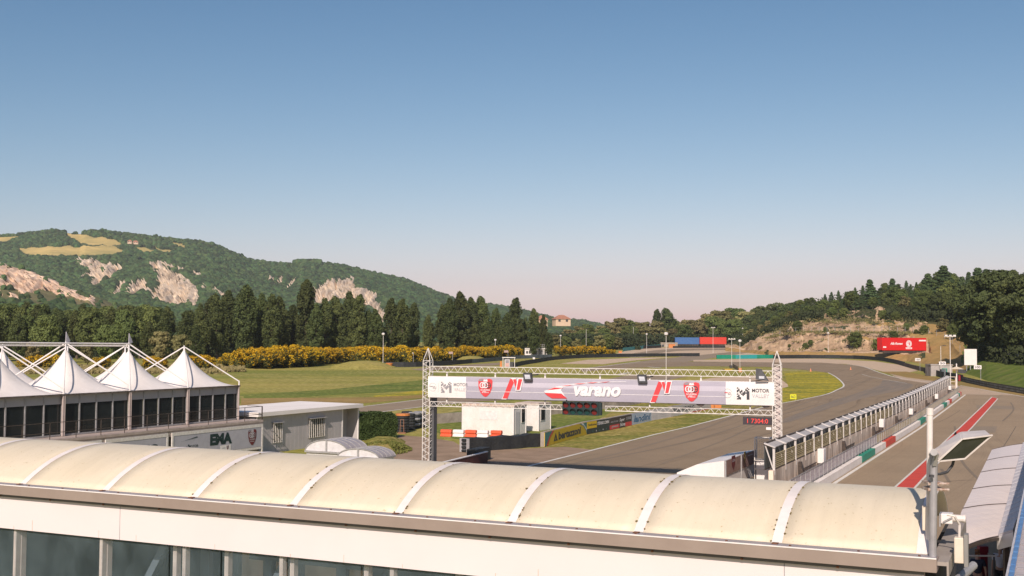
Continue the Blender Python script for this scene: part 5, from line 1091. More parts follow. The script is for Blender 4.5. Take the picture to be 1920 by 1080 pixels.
# hilltop houses
def house(label,px,y,d,w,dp,h,rm='terracotta_roof'):
    p=PD(px,y,d); t=thing('farmhouse',label,'house',p,.25); wallm=mat('cream_render',(.62,.47,.33),.9,(.54,.40,.28),.2); b=MB(); b.box(-w/2,w/2,0,dp,-2,h); b.build('wall',wallm,t)
    b=MB(); b.add([(-w/2-.6,-.6,h),(w/2+.6,-.6,h),(w/2+.6,dp+.6,h),(-w/2-.6,dp+.6,h),(-w/2+dp*.4,dp/2,h+3),(w/2-dp*.4,dp/2,h+3)],[(0,1,5,4),(1,2,5),(2,3,4,5),(3,0,4),(3,2,1,0)]); b.build('roof',mat('terracotta_roof',(.42,.20,.12),.9,(.34,.16,.10),.3),t)
    n=max(2,int(w/4))
    for i in range(n):
        for z in ([h*.2,h*.62] if h>5 else [h*.35]): MB().box(-w/2+w*(i+.35)/n,-w/2+w*(i+.65)/n,-.08,-.02,z,z+1.5).build('window',m_('ink'),t)
    return t
house('large cream villa with terracotta roof above the far treeline',1056,606,820,11,9,3.0)
house('smaller house left of the cream villa, half hidden by trees',1018,607,820,7,6,3)
house('stone farmhouse on the golden field near the hilltop',243,455,2000,7,6,2.5); house('second farmhouse right of the hilltop one',254,456,2010,9,6,2)
# ---------------------------------------------------------------- hedge, barrels, tyre stacks
p0=G(680,826); p1=G(744,822); v=p1-p0; t=thing('clipped_hedge','dense clipped dark green hedge beside the grey office building','hedge',p0,math.atan2(v.y,v.x)); Lh=v.length; hh=2.15; P=[];N=[]
for _ in range(15000):
    f=random.random(); x=random.uniform(-.3,Lh); y=random.uniform(0,2.6); z=random.uniform(0,hh)
    if f<.40: y=random.uniform(-.05,.18); n_=(0,-1,.2)
    elif f<.7: z=hh+random.uniform(-.15,.1); n_=(0,0,1)
    elif f<.85: x=Lh+random.uniform(-.15,.1); n_=(1,0,.2)
    else: n_=(0,-.5,.5)
    e=.16*noise.noise(Vector((x*1.2,y*1.2,z*1.2))); rr=.35*max(0,(z-hh+.5))*max(0,abs(x-Lh/2)/(Lh/2)-.75)*3
    P.append((x+(-e if x<Lh/2 else e),y-e,z+e-rr)); N.append(n_)
me=quads_mesh('foliage',leaves(np.array(P),np.array(N,dtype=float),.075,.7),[leafmat('hedge_leaves',(.075,.115,.032),(.040,.068,.018),.1,.2,1.5)]); o=bpy.data.objects.new('foliage',me); COL.objects.link(o); o.parent=t
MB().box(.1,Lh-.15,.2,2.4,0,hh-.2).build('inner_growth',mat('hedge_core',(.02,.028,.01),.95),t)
P=[];N=[]
for _ in range(2600):
    a=random.random()*6.28; r_=random.random()**.5; c=G(718,845); P.append((c.x+2.2*r_*math.cos(a),c.y+4*r_*math.sin(a),.62*(1-r_*r_)+random.random()*.12)); N.append((0,-.3,1))
me=quads_mesh('grass_tufts',leaves(np.array(P),np.array(N,dtype=float),.10,.8),[leafmat('tuft_blades',(.22,.22,.06),(.13,.15,.03),.1)]); o=bpy.data.objects.new('grass_tufts',me); COL.objects.link(o); struct(o,'stuff','sunlit grass tufts on the verge below the hedge')
def tyrestack(label,px,py,n,r=.42,m=None,cap=None):
    p=G(px,py); t=thing('tyre_stack',label,'tyre stack',p); 
    for k in range(n):
        b=MB(); z=k*.26; nn=14; prof=[(r*.55,z+.03),(r*.9,z),(r,z+.07),(r,z+.18),(r*.9,z+.25),(r*.55,z+.22)]; vs=[(q*math.cos(2*math.pi*i/nn),q*math.sin(2*math.pi*i/nn),zz) for q,zz in prof for i in range(nn)]
        b.add(vs,[(j*nn+i,j*nn+(i+1)%nn,(j+1)*nn+(i+1)%nn,(j+1)*nn+i) for j in range(5) for i in range(nn)]); b.build('tyre',(m or m_('black')) if not isinstance(m,list) else m[k%len(m)],t)
    if cap: MB().tube((0,0,n*.26),(0,0,n*.26+.18),r*1.05,n=14).build('lid',cap,t)
    return t
tyrestack('dark tyre stack with an orange lid right of the hedge',755,811,6,.62,None,orp)
MB().bar((-.18,-.75,.1),(-.14,-.65,1.3),.04).bar((.18,-.75,.1),(.14,-.65,1.3),.04).bar((-.16,-.7,.7),(.16,-.7,.7),.04).bar((-.14,-.65,1.28),(.14,-.65,1.28),.04).box(-.35,.35,-.85,-.6,0,.12).build('sack_truck',mat('faded_orange_metal',(.26,.12,.06),.6),None)
o=bpy.data.objects['sack_truck']; tag(o,'faded orange hand truck leaning on the dark tyre stack','hand truck'); o.location=G(755,812)
tyrestack('dark tyre stack between the lidded one and the striped stack',768,806,6,.55)
tyrestack('dark tyre stack behind the lidded stack',763,801,6,.55)
gy=mat('grey_rubber',(.30,.30,.30),.7)
tyrestack('tyre stack striped black and pale grey, left of the gantry pillar',777,803,6,.6,[m_('black'),gy]); tyrestack('second striped tyre stack touching the gantry pillar',787,801,6,.6,[m_('black'),gy])
# ---------------------------------------------------------------- tented terrace at left
ZF=2.70; ZE=5.12; BAY=5.45
A0=PD(119,740,68.0); A0.z=0                         # front row post between the first two whole tents
TT=thing('terrace_block','white terrace block carrying the tents, with sponsor banners along its front','building',A0,TH)
iv=MW[TT.name].inverted()
b=MB(); b.box(-30,17.3,-1.5,14,ZF-.18,ZF-.02); b.box(-30,17.3,-1.45,-1.25,ZF-.55,ZF-.19)
b.build('floor_slab',mat('terrace_floor',(.46,.38,.33),.85,(.36,.29,.25),1.5,bump=.2),TT)
b=MB(); b.box(-30,17.2,-1.2,-1.0,-.3,ZF-.56); b.build('wall',mat('taupe_wall',(.35,.31,.28),.9),TT)  # one even taupe for the plain walls
b=MB()
for x0,x1 in ((-10.2,1.6),(1.9,7.35),(7.7,17.25)):
    b.box(x0,x1,-1.52,-1.46,ZF-.52,ZF-.30); b.box(x0,x1,-1.52,-1.46,.62,.78); b.box(x0,x0+.14,-1.53,-1.45,-.2,ZF-.52); b.box(x1-.14,x1,-1.53,-1.45,-.2,ZF-.52)
b.build('banner_frame',m_('steelw'),TT)
bn=mat('grey_banner_cloth',(.44,.43,.46),.7,(.38,.37,.40),.7,bump=.2,bscale=2)
b=MB(); b.box(7.86,17.1,-1.505,-1.47,.80,ZF-.53); y=-1.52
def bx(px,x_lo=0): # local x on the banner plane of a picture column
    r=ray(px,800); k=r.x/r.y; o=A0-N2*(-1.5); o=Vector((A0.x+1.5*N2.x,A0.y+1.5*N2.y,0)); return (o.x-k*o.y)/(k*U2.y-U2.x)
e0,e1=bx(394),bx(435); b.text('EMA',e0,1.28,e1,2.05,y,1,.06); b.poly([(bx(338),y,1.75),(bx(371),y,1.95),(bx(370),y,2.0),(bx(345),y,1.80)],1)
b.text('MOTOR',bx(354),1.30,bx(372),1.47,y,1,.01); b.text('VALLEY',bx(354),1.02,bx(372),1.2,y,3,.0); 
for k,(dx,dz) in enumerate(((0,0),(.12,.12),(.05,.26),(.25,.05),(.55,.1),(.62,.28),(.5,.3),(.72,.42))): b.box(bx(339)+dx,bx(339)+dx+.11,y-.002,y,1.0+dz,1.11+dz,1)
b.box(bx(413),bx(433),y-.004,y,.84,1.2,5); shield(b,bx(427),1.02,.28,y-.01,2,3,4,3); b.box(bx(417),bx(423),y-.01,y-.005,1.0,1.02,1)
shield(b,bx(473),1.52,1.12,y,2,3,4,3)
b.build('sponsor_banner',[bn,mat('dark_green_ink',(.012,.035,.032),.6),mat('maroon_ink',(.16,.03,.03),.7),m_('grey'),m_('lgrey'),m_('white')],TT)
b=MB(); b.box(2.05,7.2,-1.505,-1.47,.80,ZF-.53); b.text('ESTC',bx(245),1.25,bx(296),1.80,y,1,.06); b.build('sponsor_banner',[bn,MATS['dark_green_ink']],TT)
b=MB(); b.box(-10.05,1.45,-1.505,-1.47,.80,ZF-.53); b.build('sponsor_banner',bn,TT)
# railing on the terrace edge
rl=thing('terrace_railing','dark thin metal railing along the terrace edge in front of the glass','railing',A0,TH); b=MB(); ds=m_('dsteel')
for z in (.38,.95): b.bar((-22,-1.42,ZF+z),(17.25,-1.42,ZF+z),.035); b.bar((17.25,-1.42,ZF+z),(17.25,-.1,ZF+z),.035)
x=-21.8
while x<17.4: b.bar((x,-1.42,ZF-.1),(x,-1.42,ZF+.95),.035); x+=1.95
b.bar((17.25,-1.42,ZF),(17.25,-1.42,ZF+.95),.05); b.build('rail',ds,rl)
# glass wall
gw=thing('glass_wall','dark glazed wall with pale mullions under the white tents','glass wall',A0,TH)
tint=mat('smoked_glass',(.014,.02,.02),.07,(.02,.026,.026),.4,spec=.55)
xs_=[]; 
for k in range(-4,3):
    n=4; 
    for j in range(n): xs_.append((k*BAY+j*BAY/n,k*BAY+(j+1)*BAY/n))
for x0,x1 in xs_: 
    MB().box(x0+.04,x1-.04,.13,.15,ZF,ZE-.55).build('pane',tint,gw)
b=MB(); b.box(-4*BAY,3*BAY,.11,.14,ZE-.55,ZE-.02); b.build('valance',mat('grey_valance',(.40,.38,.38),.7,(.36,.34,.34),1),gw)
b=MB()
for x0,x1 in xs_: b.box(x0-.04,x0+.04,.06,.12,ZF,ZE-.03)
b.box(3*BAY-.05,3*BAY+.05,.06,.16,ZF,ZE); b.box(-4*BAY,3*BAY,.07,.11,ZF+.0,ZF+.09); b.build('mullion',m_('steel'),gw)
for k in range(5): MB().box(3*BAY+.02,3*BAY+.04,.2+k*1.1,1.2+k*1.1,ZF,ZE-.05).build('side_pane',tint,gw)
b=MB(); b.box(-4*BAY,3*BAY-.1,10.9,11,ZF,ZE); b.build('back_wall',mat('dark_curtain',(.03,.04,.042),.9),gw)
# furniture-like frames seen behind the glass are reflections of masts; build posts
tc_=mat('tent_canvas',(.80,.745,.69),.65,(.70,.64,.58),.6,bump=.12,bscale=1.2)
def tent(label,kx,row,mast,zp=7.72,flag=False):
    c=Vector((A0.x,A0.y,0))+U2*(kx*BAY+BAY/2)-N2*(BAY/2+row*BAY); t=thing('marquee_tent',label,'tent',c,TH,'white peaked tents on the terrace')
    n=28; h=BAY/2+.06; b=MB(); m=16; vs=[]
    for j in range(m+1):
        s_=j/m                      # 0 at eave, 1 at peak
        for i in range(n):
            a=2*math.pi*(i+.5)/n; c_,s2=math.cos(a),math.sin(a); sq=1/max(abs(c_),abs(s2)); rr=(1-s_)*h*(sq*(1-s_)**.6+(1-(1-s_)**.6)*1.0)+s_*.07
            z=ZE+(zp-ZE)*(s_**1.9*.80+s_*.20); z+= -.10*math.sin(math.pi*s_)*(1-abs(abs(math.degrees(a)%90-45)/45)); vs.append((rr*c_,rr*s2,z))
    fs=[(j*n+i,j*n+(i+1)%n,(j+1)*n+(i+1)%n,(j+1)*n+i) for j in range(m) for i in range(n)]; b.add(vs,fs); b.build('canopy',tc_,t,smooth=True)
    b=MB(); b.tube((0,0,zp-.12),(0,0,mast),.045,n=8)
    for sx in (-1,1):
        for sy in (-1,1): b.tube((sx*.04,sy*.04,mast-.12),(sx*(h-.05),sy*(h-.05),ZE+.32),.045,n=6); b.tube((sx*(h-.05),sy*(h-.05),ZE-.1),(sx*(h-.05),sy*(h-.05),ZE+.36),.05,n=6)
    b.build('strut_frame',m_('white'),t)
    b=MB()
    for sx,sy in ((-1,-1),(1,-1)): b.bar((-h,sy*h,ZE),(h,sy*h,ZE),.09)
    b.bar((-h,-h,ZE),(-h,h,ZE),.09); b.bar((h,-h,ZE),(h,h,ZE),.09); b.bar((-h,h,ZE),(h,h,ZE),.09); b.build('eave_rail',mat('weathered_rail',(.30,.26,.23),.7,(.18,.15,.13),3),t)
    if row==0:
        for sx in ((-1,1) if kx<2 else (1,)): pass
        b=MB(); 
        for sx in (-1,1): b.tube((sx*(h-.12),-h+.02,ZF),(sx*(h-.12),-h+.02,ZE+.05),.065,n=8)
        b.build('post',mat('beige_post',(.46,.38,.34),.5),t)
    if flag: MB().add([(0,0,mast-.15),(.42,.05,mast+.02),(.02,0,mast+.62),(0,.04,mast-.15),(.42,.09,mast+.02),(.02,.04,mast+.62)],[(0,1,2),(5,4,3),(0,1,4,3),(1,2,5,4),(2,0,3,5)]).build('pennant',mat('pale_pennant',(.55,.52,.55),.6),t)
    return t
tent('white peaked tent cut by the left edge of the photo, front row',-1,0,8.25,flag=True)
tent('white peaked tent left of the middle in the front row, pennant on its mast',0,0,8.25,flag=True)
tent('white peaked tent with pennant, second from the right end of the front row',1,0,8.2,7.6,flag=True)
tent('white peaked tent at the right end of the row, beside the grey office',2,0,8.0,7.62)
tent('rear white tent showing between the left edge and the first mast',0,1,8.05,7.6)
tent('rear white tent hidden behind the tent with the left pennant',1,1,8.0,7.4)
tent('rear white tent behind the second pennant tent',2,1,8.0,7.5)
c0=Vector((A0.x,A0.y,0))+U2*(-BAY/2)-N2*(BAY/2); o=thing('ridge_ties','pair of long white tubes tying the tent masts together','tie bar',c0,TH); b=MB()
b.tube((-BAY,-.06,8.2),(2*BAY,-.06,8.12),.05,n=8); b.tube((-BAY,.10,8.04),(2*BAY,.10,7.98),.05,n=8); b.build('tube',m_('white'),o)
# ---------------------------------------------------------------- grey office building
RC=G(672,826.5); RC.z=0; zt_=PD(672,757,RC.y).z
ob_=thing('office_building','low grey panelled office with a white roof and two barred windows','building',RC,TH)
Lb=13.9; pn=mat('grey_panel',(.47,.44,.43),.6,(.42,.39,.38),.8,bump=.1); b=MB()
b.box(-Lb,-2.55,0,.12,0,zt_-.3); b.box(-Lb,-.1,5.8,5.95,0,zt_-.3); b.box(-.12,0,.05,5.9,0,zt_-.3); b.box(-Lb,-Lb+.1,.1,5.9,0,zt_-.3); b.box(-2.55,-.1,1.1,1.2,0,zt_-.3); b.box(-2.55,-2.45,.1,1.2,0,zt_-.3)
for k in range(22): b.box(-Lb+.5*k+.3,-Lb+.5*k+.312,-.006,0,0,zt_-.32)
b.build('wall',pn,ob_)
b=MB(); b.hexa([(-Lb-.25,-.35,zt_-.30),(.15,-.35,zt_-.30),(.15,6.1,zt_-.30),(-Lb-.25,6.1,zt_-.30),(-Lb-.25,-.35,zt_-.0),(.15,-.35,zt_),(.15,6.1,zt_+.05),(-Lb-.25,6.1,zt_+.05)])
b.build('roof',mat('white_roof',(.88,.82,.76),.7,(.76,.70,.63),.5,stretch=(0,(.3,1.6,1))),ob_)
b=MB()
for x in (-2.5,-.06): b.box(x-.05,x+.07,-.03,.05,0,zt_-.31)
b.box(-Lb-.02,-Lb+.1,-.03,.03,0,zt_-.31); b.build('corner_post',m_('white'),ob_)
def ox(px):
    r=ray(px,800); k=r.x/r.y; return (RC.x-k*RC.y)/(k*U2.y-U2.x)
for a,c,z0,z1 in ((511,526.5,.78,2.15),(578.5,606.5,.82,2.2)):
    x0,x1=ox(a),ox(c); f=MB().box(x0-.06,x1+.06,-.05,-.01,z0-.06,z1+.06).build('window',m_('steel'),ob_); MB().box(x0,x1,-.06,-.052,z0,z1).build('pane',m_('glass'),f)
    b=MB(); n=5 if a<550 else 8
    for k in range(n+1): b.bar((x0+(x1-x0)*k/n,-.13,z0-.05),(x0+(x1-x0)*k/n,-.13,z1+.02),.035)
    b.build('bars',m_('steelw'),f); MB().hexa([(x0-.1,-.3,z1+.06),(x1+.15,-.3,z1+.06),(x1+.15,-.02,z1+.1),(x0-.1,-.02,z1+.1),(x0-.1,-.3,z1+.09),(x1+.15,-.3,z1+.09),(x1+.15,-.02,z1+.13),(x0-.1,-.02,z1+.13)]).build('hood',m_('steel'),f)
MB().box(-1.9,-1.0,1.05,1.09,.1,2.1).build('door',mat('blue_grey_door',(.22,.25,.27),.6),ob_)
# ---------------------------------------------------------------- two barrel covered shelters
def barrel(label,px0,px1,yb,yt,d,Ln,nb):
    p=PD(px0,yb,d); q=PD(px1,yb,d-2); w=abs((q-p).length); c=PD((px0+px1)/2,yb,d-1); z0=c.z; hgt=PD(px0,yt,d).z-z0; t=thing('barrel_shelter',label,'shelter',Vector((c.x,c.y,0)),TH-math.pi/2); r_=w/2
    n=14; arc=[(r_*math.cos(math.pi*k/n),hgt*math.sin(math.pi*k/n)) for k in range(n+1)]
    b=MB(); b.add([(x,y,z0+z) for y in (0,Ln) for x,z in arc],[(k,k+1,n+2+k,n+1+k) for k in range(n)]); b.build('roof_sheet',mat('smoky_sheet',(.36,.33,.33),.35,(.30,.27,.27),2),t,smooth=True)
    
    for ye in (.02,Ln-.02): MB().poly([(x,ye,z0+z) for x,z in arc]).build('end_panel',mat('opal_sheet',(.66,.64,.63),.4),t)
    b=MB()
    for k in range(nb+1):
        y=Ln*k/nb
        for (x0,z0_),(x1,z1_) in zip(arc,arc[1:]): b.bar((x0,y,z0+z0_),(x1,y,z0+z1_),.05)
    b.bar((-r_,-.02,z0),(r_,-.02,z0),.10); b.bar((-r_,0,z0),(-r_,Ln,z0),.08); b.bar((r_,0,z0),(r_,Ln,z0),.08); b.box(-.05,.05,-.03,.0,z0,z0+hgt); b.build('rib',m_('steel'),t)
    b=MB(); b.box(-r_+.05,r_-.05,.06,Ln-.06,0,z0-.05); b.build('body',m_('white'),t)
barrel('larger barrel roofed shelter with white end in front of the office',583,641,848,822,66,2.1,4)
barrel('smaller barrel roofed shelter just right of the larger one',648,695,858,838,62,1.7,4)
# ---------------------------------------------------------------- near building with barrel vault roof
D0=9.2; C0=Vector(((1730-960)/F*D0+.02,D0,0)); ZG=PD(1730,1037,D0).z
VV=Vector((-.9087,.4174,0)).normalized()             # direction of the gutter, towards the left
UU=Vector((-VV.y*-1,-VV.x,0)) if False else Vector((VV.y,-VV.x,0)).normalized()   # away from the camera
NB=thing('vaulted_building','near building with a long cream barrel vault roof, metal gutter and white fascia','building',C0,math.atan2(-VV.y,-VV.x))
# local x: to the right along the gutter (0 at the right end), local y: away
def gx(px,z=None,y=0):     # local x where picture column px meets the gutter line
    k=(px-960)/F; o=C0+UU*y; return -((k*o.y-o.x)/(VV.x-k*VV.y))
ribs=[gx(p) for p in (1455,1198,962,752,556,372,206,52)]
sp=(ribs[0]-ribs[-1])/7
for k in range(3): ribs.append(ribs[-1]-sp)
Wv=2.3; Hv=.37; Rv=((Wv/2)**2+Hv**2)/(2*Hv); half=math.asin(Wv/2/Rv); nn=24
arc=[(Wv/2+Rv*math.sin(-half+2*half*k/nn), ZG-.01+Rv*math.cos(-half+2*half*k/nn)-(Rv-Hv)) for k in range(nn+1)]
cream=mat('cream_grp_sheet',(.68,.595,.44),.5,(.635,.55,.395),1.2,bump=.06,bscale=60,spec=.3)
nt2=cream.node_tree; bb=nt2.nodes['Principled BSDF']; src=bb.inputs['Base Color'].links[0].from_socket     # small dirt specks and lichen
tcn=[n for n in nt2.nodes if n.bl_idname=='ShaderNodeTexCoord'][0]
n1=nt2.nodes.new('ShaderNodeTexNoise'); n1.inputs['Scale'].default_value=34; n1.inputs['Detail'].default_value=3; nt2.links.new(tcn.outputs['Object'],n1.inputs['Vector'])
r1=nt2.nodes.new('ShaderNodeMapRange'); r1.inputs[1].default_value=.66; r1.inputs[2].default_value=.74; nt2.links.new(n1.outputs[0],r1.inputs[0])
mxn=nt2.nodes.new('ShaderNodeMixRGB'); mxn.inputs[2].default_value=(.45,.36,.20,1); nt2.links.new(r1.outputs[0],mxn.inputs[0]); nt2.links.new(src,mxn.inputs[1]); ms_=nt2.nodes.new('ShaderNodeMapping'); ms_.inputs['Scale'].default_value=(7,.55,.55); nt2.links.new(tcn.outputs['Object'],ms_.inputs[0])
n2_=nt2.nodes.new('ShaderNodeTexNoise'); n2_.inputs['Scale'].default_value=1.6; n2_.inputs['Detail'].default_value=7; n2_.inputs['Roughness'].default_value=.7; nt2.links.new(ms_.outputs[0],n2_.inputs['Vector'])
r2_=nt2.nodes.new('ShaderNodeMapRange'); r2_.inputs[1].default_value=.45; r2_.inputs[2].default_value=.75; r2_.inputs[3].default_value=1.0; r2_.inputs[4].default_value=.92; nt2.links.new(n2_.outputs[0],r2_.inputs[0])
hv_=nt2.nodes.new('ShaderNodeHueSaturation'); nt2.links.new(mxn.outputs[0],hv_.inputs['Color']); nt2.links.new(r2_.outputs[0],hv_.inputs['Value']); nt2.links.new(hv_.outputs[0],bb.inputs['Base Color'])
edges=[.0]+ribs
for i,(xr,xl) in enumerate(zip(edges,edges[1:])):
    b=MB(); m=6; vs=[]
    for a in range(m+1):
        x=xl+(xr-xl)*a/m
        for y,z in arc: vs.append((x,y,z+.0015*math.sin(math.pi*a/m)))
    k1=nn+1; b.add(vs,[(a*k1+k,(a+1)*k1+k,(a+1)*k1+k+1,a*k1+k+1) for a in range(m) for k in range(nn)])
    o=b.build('roof_sheet',cream,NB,smooth=True); md=o.modifiers.new('s','SOLIDIFY'); md.thickness=.012
ribm=mat('white_rib',(.76,.70,.65),.5,(.68,.62,.57),4)
for x in ribs+[-.04]:
    b=MB(); w=.043 if x<-.1 else .045
    vs=[(x+dx,y,z+e) for y,z in arc for dx,e in ((-w,.0015),(w,.0015),(w,.006),(-w,.006))]
    fs=[]
    for k in range(nn):
        for q in range(4): fs.append((4*k+q,4*k+(q+1)%4,4*k+4+(q+1)%4,4*k+4+q))
    fs+=[(3,2,1,0),tuple(4*nn+q for q in (0,1,2,3))]; b.add(vs,fs); rb=b.build('rib',ribm,NB)
# lichen along the ribs
lich=mat('lichen',(.20,.15,.05),.95,(.12,.09,.035),20)
b=MB(); rs=random.Random(3)
for x in ribs[:6]:
    for k in range(int(26/(1+abs(x)*.35))):
        j=rs.random()**1.7*nn*.5; jj=int(j); y=arc[jj][0]+(arc[jj+1][0]-arc[jj][0])*(j-jj); z=arc[jj][1]+(arc[jj+1][1]-arc[jj][1])*(j-jj); s=rs.uniform(.006,.016); sx=rs.choice((-1,1)); cx=x+sx*(.043+s*.6)
        b.add([(cx+s*math.cos(a*1.05)*rs.uniform(.6,1.2),y+s*math.sin(a*1.05)*rs.uniform(.6,1.3)-.004,z+.008+.35*s*math.sin(a*1.05)) for a in range(6)]+[(cx,y,z+.014)],[(a,(a+1)%6,6) for a in range(6)])
o=b.build('lichen',lich,NB); o['kind']='stuff'; o['label']='patches of dark lichen along the ribs'
XL=ribs[-1]-.5
gm_=mat('brown_gutter_metal',(.36,.29,.245),.38,(.32,.255,.215),2.5,metal=.25); gt=mat('grey_gutter_top',(.34,.31,.32),.5,(.29,.27,.28),3,metal=.2)
b=MB(); b.box(XL,.07,-.18,.03,ZG-.03,ZG-.012); b.build('gutter_ledge',gt,NB)
b=MB(); b.box(XL,.08,-.195,-.182,ZG-.115,ZG-.008); b.box(XL,.08,-.199,-.186,ZG-.012,ZG-.002,1); b.box(.071,.082,-.18,.06,ZG-.115,ZG-.02); b.build('gutter',[gm_,m_('white')],NB)
b=MB(); rs=random.Random(9); x=XL+.2
while x<0:
    b.tube((x,-.10,ZG-.011),(x,-.10,ZG-.004),.011,n=6); x+=rs.uniform(.35,.62)
for x in ribs: b.box(x-.03,x+.02,-.075,-.02,ZG-.011,ZG-.004)
x=XL+.1
while x<0: b.box(x-.010,x+.010,-.150,-.139,ZG-.150,ZG-.134); x+=.78
b.build('rusty_bolt',mat('rust',(.22,.09,.045),.9,(.10,.05,.03),30),NB)
b=MB(); zf1=ZG-.12; zf0=ZG-.515
b.box(XL,-.02,-.10,.0,zf0,zf1); b.build('fascia',mat('white_fascia',(.70,.625,.605),.55,(.67,.60,.58),.8),NB)
for px in (246,1473): x=gx(px); MB().box(x-.003,x+.003,-.1015,-.099,zf0,zf1-.02).build('fascia_joint',m_('grey'),NB)
b=MB(); rs=random.Random(21); x=XL+.3
while x<-.2:
    L0=rs.uniform(.02,.12); b.box(x,x+rs.uniform(.003,.007),-.1022,-.1005,zf0+.001,zf0+L0); x+=rs.uniform(.25,1.1)
b.build('rust_drip',mat('rust_stain',(.50,.36,.26),.8,(.62,.52,.44),20),NB)
b=MB(); b.box(XL,-.02,-.135,-.10,zf1-.03,zf1-.0); b.build('gutter_shadow',mat('shadow_grey',(.16,.15,.145),.6),NB)  # dark strip painted in for the shadow line under the gutter
# glazed band with posts behind it
glz=bpy.data.materials.new('dusty_glazing'); glz.use_nodes=True; tn=glz.node_tree; bs=tn.nodes['Principled BSDF']; bs.inputs['Base Color'].default_value=(.22,.30,.32,1); bs.inputs['Roughness'].default_value=.25; bs.inputs['Alpha'].default_value=.16
nz=tn.nodes.new('ShaderNodeTexNoise'); nz.inputs['Scale'].default_value=3; nz.inputs['Detail'].default_value=8; mp=tn.nodes.new('ShaderNodeMapping'); mp.inputs['Scale'].default_value=(1.2,1,.8); tc=tn.nodes.new('ShaderNodeTexCoord'); mr=tn.nodes.new('ShaderNodeMapRange'); mr.inputs[1].default_value=.35; mr.inputs[2].default_value=.7; mr.inputs[3].default_value=.06; mr.inputs[4].default_value=.15
tn.links.new(tc.outputs['Object'],mp.inputs[0]); tn.links.new(mp.outputs[0],nz.inputs['Vector']); tn.links.new(nz.outputs[0],mr.inputs[0]); tn.links.new(mr.outputs[0],bs.inputs['Alpha'])
zb_=zf0-2.6; px_list=[-120,46,206,334,430,552,690,860,1040,1240,1460,1725]; gx_=[gx(p) for p in px_list]
for x0,x1 in zip(gx_,gx_[1:]): MB().box(x0+.012,x1-.012,-.06,-.052,zb_,zf0-.002).build('pane',glz,NB)
pm=mat('pale_steel_post',(.48,.44,.40),.6,(.38,.34,.31),6); b=MB()
for x in gx_[1:]: b.box(x-.02,x+.03,.02,.09,zb_,zf0+.02)
for px in (46,206,360,540,745): x=gx(px); b.box(x-.022,x+.022,-.05,.02,zb_,zf0-.003)
b.build('post',pm,NB)
b=MB()
for px in (275,505,700): x=gx(px); b.bar((x-.32,.30,zf0-.75),(x+.12,.30,zf0-.02),.08)
for px in (330,385,450,505,590,660,705,800): x=gx(px); b.box(x-.06,x+.06,.55,.62,zb_,zf0)
b.box(-7,-.5,.5,.56,zf0-.20,zf0-.14); b.build('brace',mat('inner_steel',(.12,.16,.19),.6),NB)
MB().box(XL,gx(350),1.7,1.8,zb_,ZG-.3).build('inner_wall',mat('unlit_inner_wall',(.055,.080,.083),.9,(.035,.052,.056),.35),NB); MB().box(gx(350)+.003,-.5,.80,.86,zb_,zf0-.0).build('inner_wall',mat('lit_inner_wall',(.66,.57,.48),.9,(.54,.47,.40),.6),NB)  # wall colour darkened at left, raised at right to look lit
b=MB(); b.box(XL,.1,.1,2.3,zb_-.1,zb_); b.build('inner_floor',m_('conc'),NB)
b=MB(); b.box(.03,1.2,-.14,3.4,-.05,ZG-2.2); b.build('base_block',mat('taupe_wall',(.35,.31,.28),.9),NB)
# deck strip and support at the right end
b=MB(); b.box(.03,.15,-.12,2.25,ZG-.07,ZG-.04); b.box(.15,.165,-.12,2.25,ZG-.16,ZG-.035); b.build('end_deck',mat('deck_metal',(.33,.29,.25),.7,(.28,.24,.21),3),NB)
b=MB(); b.box(-.02,.06,.0,2.3,ZG-2.4,ZG-.08); b.build('end_wall',mat('shade_black',(.04,.04,.04),.9),NB)  # near-black panel stands in for the shade below the vault end
b=MB(); b.tube((.10,-.10,ZG-.30),(.30,.75,ZG-.20),.035,n=10); b.build('strut',m_('steel'),NB)
b=MB(); b.tube((-.12,-.13,ZG-.29),(.05,-.13,ZG-.29),.055,n=12); b.build('lamp_dome',m_('white'),NB)
# ---------------------------------------------------------------- floodlight pole and fittings at the right end of the near roof
AN=math.atan2(-VV.y,-VV.x)
p=PD(1748.5,1046,9.13); t=thing('floodlight_pole','grey steel pole with white pipe and tilted floodlight at the near roof end','floodlight',p,0); 
def L_(px,py,d): return PD(px,py,d)-p
top=L_(1751,850,9.13)
MB().tube((0,0,-.02),tuple(top),.030,n=14).build('pole',mat('zinc_pole',(.36,.35,.35),.5,(.28,.27,.27),9,metal=.2),t)
wp=mat('old_white_pipe',(.70,.65,.60),.5,(.60,.54,.48),7); a=L_(1742.5,950,9.32); c=L_(1743.5,776,9.32); e=L_(1743.5,765,9.32)
MB().tube(a,c,.024,n=14).tube(c+Vector((0,0,-.01)),e,.028,n=14).tube(L_(1742.5,1030,9.34),a,.030,n=12).build('pipe',wp,t)
b=MB(); 
for py in (905,916): q=L_(1746,py,9.2); b.box(q.x-.055,q.x+.07,q.y-.08,q.y+.06,q.z-.010,q.z+.012); b.tube(q+Vector((.03,-.08,0)),q+Vector((.11,-.08,.0)),.012,n=6)
b.build('clamp',mat('rusty_clamp',(.55,.48,.42),.6,(.22,.11,.06),25),t)
b=MB(); q=L_(1747,893,9.05); b.box(q.x-.01,q.x+.02,q.y,q.y+.03,q.z-.01,q.z+.01); b.path([L_(1790,855,9.2),L_(1786,872,9.2),L_(1776,885,9.2),L_(1762,889,9.15),L_(1750,888,9.13)],.011); b.build('cable',m_('ink'),t)
gl4=[(1758,864,9.10),(1809,859,9.13),(1860,815,9.02),(1804,822,9.00)]
gp_=[L_(*k) for k in gl4]; of=L_(1738,850,9.30)-L_(1758,864,9.10)
of2=of*.8
